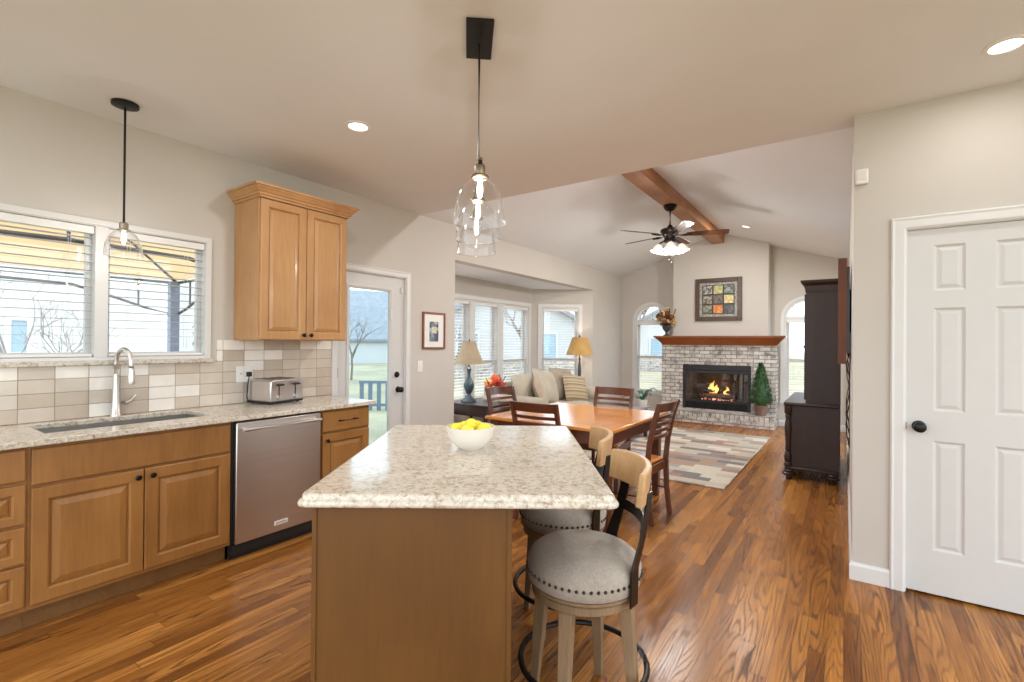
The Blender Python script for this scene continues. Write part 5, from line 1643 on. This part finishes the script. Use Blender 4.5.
# ------------------------------------------------------------------ outdoors
GZ = -0.6
o = obj('lawn', prism(BM(), [(-120, -60), (60, -60), (60, 140), (-120, 140)], GZ-0.2, GZ, 'z'), 'lawn', smooth=False)
tag(o, 'pale winter lawn outside the windows', 'lawn', kind='structure')
o = obj('ground', box(BM(), -8.6, -4.9, -2.0, 4.6, GZ+0.001, -0.14), 'concrete', smooth=False)
tag(o, 'pale concrete patio outside the sink window', 'patio', kind='structure')
# gazebo
GX0, GX1, GY0, GY1, GE = -7.90, -4.55, -0.9, 2.93, 2.25
t = thing('gazebo', 'tan canopy gazebo with dark truss outside the sink window', 'gazebo', ((GX0+GX1)/2, (GY0+GY1)/2, -0.14))
gx, gy, ge = (GX1-GX0)/2, (GY1-GY0)/2, GE+0.14
bm = BM()
ap = (0, 0, ge+1.0)
cs = [(-gx, -gy, ge), (gx, -gy, ge), (gx, gy, ge), (-gx, gy, ge)]
for k in range(4):
    bm.faces.new([bm.verts.new(p) for p in (cs[k], cs[(k+1) % 4], ap)])
bmesh.ops.remove_doubles(bm, verts=bm.verts[:], dist=1e-4)
o = obj('canopy', bm, 'canvas', t, smooth=False)
mm = o.modifiers.new('solid', 'SOLIDIFY')
mm.thickness = 0.004
for k in range(4):
    x, y = (-1 if k in (0, 3) else 1)*(gx-0.05), (-1 if k < 2 else 1)*(gy-0.05)
    obj('post', box(BM(), x-0.055, x+0.055, y-0.055, y+0.055, 0.0, ge-0.03), 'gazebo_post', t, smooth=False)
bm = BM()
for k in range(4):
    a, b_ = Vector(cs[k]), Vector(cs[(k+1) % 4])
    lo = Vector((0, 0, -0.04))
    tube(bm, [a+lo, b_+lo], 0.022, 6)
    d_ = (b_-a).normalized()
    L = (b_-a).length
    pts = [(0, -0.50), (0.35, -0.42), (0.8, -0.27), (1.15, -0.17), (L/2, -0.15), (L-1.15, -0.17), (L-0.8, -0.27), (L-0.35, -0.42), (L, -0.50)]
    tube(bm, [a+d_*s+Vector((0, 0, z)) for s, z in pts], 0.018, 6)
    for s, z in ((0.45, -0.39), (0.95, -0.22), (L-0.45, -0.39), (L-0.95, -0.22), (L/2, -0.15)):
        tube(bm, [a+d_*s+Vector((0, 0, z)), a+d_*s+lo], 0.012, 6)
obj('truss', bm, 'gazebo_metal', t)
bm = BM()
for k in range(4): tube(bm, [Vector(cs[k])+Vector((0, 0, -0.03)), Vector(ap)+Vector((0, 0, -0.04))], 0.02, 6)
for k in range(4):
    md = (Vector(cs[k])+Vector(cs[(k+1) % 4]))/2
    tube(bm, [md+Vector((0, 0, -0.03)), Vector(ap)+Vector((0, 0, -0.04))], 0.014, 6)
obj('rafters', bm, 'gazebo_metal', t)
# low railing beyond the patio
t = thing('fence', 'low blue grey railing beyond the patio door', 'fence', (-11.3, 9.2, GZ))
for i in range(2): obj('rail', box(BM(), -0.38, 1.6, -0.03, 0.03, (0.12, 0.78)[i], (0.2, 0.86)[i]), 'railing', t, smooth=False)
for i in range(8): obj('picket', box(BM(), -0.36+i*0.25, -0.25+i*0.25, -0.025, 0.025, 0.0, 0.78), 'railing', t, smooth=False)
t.rotation_euler = (0, 0, R(35))
# houses
def house(label, loc, rz, w_, d_, h_, rh, wall, rooft, wins=(), gable_front=False, base=None):
    t = thing('house', label, 'house', loc, rz, 'neighbouring houses outside')
    bm = box(BM(), -w_/2, w_/2, 0, d_, 0, h_)
    if gable_front: prism(bm, [(-w_/2, h_), (w_/2, h_), (0, h_+rh)], 0, d_, 'y')
    else: prism(bm, [(0, h_), (d_, h_), (d_/2, h_+rh)], -w_/2, w_/2, 'x')
    obj('walls', bm, wall, t, smooth=False)
    bm = BM()
    if gable_front:
        for s in (-1, 1):
            prism(bm, [(s*(w_/2+0.4), h_-0.4*rh/(w_/2)), (0, h_+rh), (0, h_+rh+0.25), (s*(w_/2+0.4), h_-0.4*rh/(w_/2)+0.25)], -0.4, d_+0.4, 'y')
    else:
        for a, b_ in ((-0.4, d_/2), (d_+0.4, d_/2)):
            prism(bm, [(a, h_-0.4*rh/(d_/2)), (b_, h_+rh), (b_, h_+rh+0.2), (a, h_-0.4*rh/(d_/2)+0.2)], -w_/2-0.4, w_/2+0.4, 'x')
    obj('roof', bm, rooft, t, smooth=False)
    for x, z, a, b_ in wins:
        wn_ = obj('window', window_frame(BM(), x, x+a, z, z+b_, -0.08, 0.0, 0.1), 'trim', t, smooth=False)
        obj('pane', box(BM(), x+0.1, x+a-0.1, -0.03, -0.001, z+0.1, z+b_-0.1), 'ext_pane', wn_, smooth=False)
    if base: obj('brick_base', box(BM(), -w_/2-0.05, w_/2+0.05, -0.1, -0.001, 0, base), 'brick_red', t, smooth=False)
    return t
# facing +x (towards this house): local -y -> +x means rz = 90
house('long white sided house right outside the sink window', (-15.0, 0.5, GZ), R(90), 17.0, 8.0, 5.4, 2.5, 'siding', 'roof', [(1.8, 1.6, 0.45, 0.9), (6.5, 1.6, 1.4, 1.6)])
house('white house with a broad grey roof beyond the patio door', (-36.0, 29.0, GZ), R(60), 26.0, 10.0, 2.4, 4.6, 'siding', 'roof', [(-6.0, 0.9, 1.5, 1.3), (5, 0.9, 1.5, 1.3)])
house('gabled house with brick base outside the bay window', (-15.5, 22.0, GZ), R(38), 9.0, 8.0, 2.9, 2.4, 'siding_grey', 'roof', [(-2.9, 1.0, 1.3, 1.6), (1.2, 1.0, 1.6, 1.6)], True, 1.0)
house('pale gabled house outside the angled bay window', (-9.5, 36.0, GZ), R(22), 9.0, 8.0, 2.9, 2.6, 'siding', 'roof', [(-2.6, 1.0, 1.5, 1.5), (1.2, 1.0, 1.5, 1.5)], True, 1.2)
house('distant low house outside the left arched window', (-14.0, 62.0, GZ), R(10), 16.0, 8.0, 3.0, 2.5, 'siding_grey', 'roof', [(-4, 1.0, 1.5, 1.4), (2, 1.0, 1.5, 1.4)])
# bare trees
def tree(label, loc, h, seed, spread=0.55, depth=4, r0=None, lean=0.0):
    rng = random.Random(seed)
    bm = BM()
    def grow(p, d_, L, r, lv):
        q = p+d_*L*0.5+Vector((rng.uniform(-.06, .06), rng.uniform(-.06, .06), 0))*L
        e = p+d_*L
        tube(bm, [p, q, e], [r, r*0.85, r*0.7], 6 if lv < 2 else 4, caps=lv == 0)
        if lv >= depth: return
        for i in range(3 if lv < 2 else 2+(rng.random() < 0.5)):
            a = rng.uniform(0, 2*PI)
            nd = (d_+Vector((math.cos(a), math.sin(a), rng.uniform(-0.1, 0.5)))*spread*rng.uniform(0.7, 1.3)).normalized()
            grow(p+d_*L*rng.uniform(0.6, 1.0), nd, L*rng.uniform(0.58, 0.8), r*0.55, lv+1)
    grow(Vector((0, 0, 0)), Vector((lean, 0, 1)).normalized(), h*0.32, r0 or h*0.022, 0)
    o = obj('bare_tree', bm, 'bark', loc=loc, angle=60)
    return tag(o, label, 'tree', 'bare winter trees outside')
tree('bare shrubby tree outside left half of sink window', (-9.6, 1.75, GZ), 4.4, 3, 0.7, 5, 0.04)
tree('bare young tree outside right side of left sash', (-11.4, 2.75, GZ), 4.0, 12, 0.6, 4, 0.035)
tree('bare tree outside the angled bay window', (-9.2, 14.0, GZ), 5.2, 5, 0.7, 5, 0.10)
tree('bare tree far outside the patio door', (-21.0, 15.75, GZ), 4.5, 8, 0.6, 4, 0.07)
tree('bare tree outside the left arched window', (-9.3, 25.0, GZ), 8.0, 9, 0.7, 5, 0.12)
tree('bare tree outside the right arched window', (-2.0, 22.0, GZ), 7.5, 21, 0.7, 5, 0.14)
tree('bare tree at the left of the long bay window', (-13.5, 15.2, GZ), 5.0, 30, 0.7, 4, 0.06)
# ivy column by the sink window
bm = BM()
rng = random.Random(6)
for i in range(1200):
    z = rng.uniform(0, 2.5)
    a = rng.uniform(0, 2*PI)
    r = rng.uniform(0.08, 0.2)*(1.15-0.25*z/2.5)
    c = Vector((r*math.cos(a), r*math.sin(a), z))
    d_ = Vector((math.cos(a), math.sin(a), rng.uniform(-0.3, 0.6))).normalized()
    x, y = frame_of(d_)
    s = rng.uniform(0.02, 0.045)
    bm.faces.new([bm.verts.new(c+p) for p in (-y*s, x*s*0.7, y*s, -x*s*0.7)])
t = thing('columnar_shrub', 'green columnar shrub beside the gazebo post', 'shrub', (-8.6, 3.62, GZ))
obj('foliage', bm, 'ivy', t, smooth=False)
obj('stem', tube(BM(), [(0, 0, 0), (0, 0, 2.3)], 0.03, 7), 'bark', t)
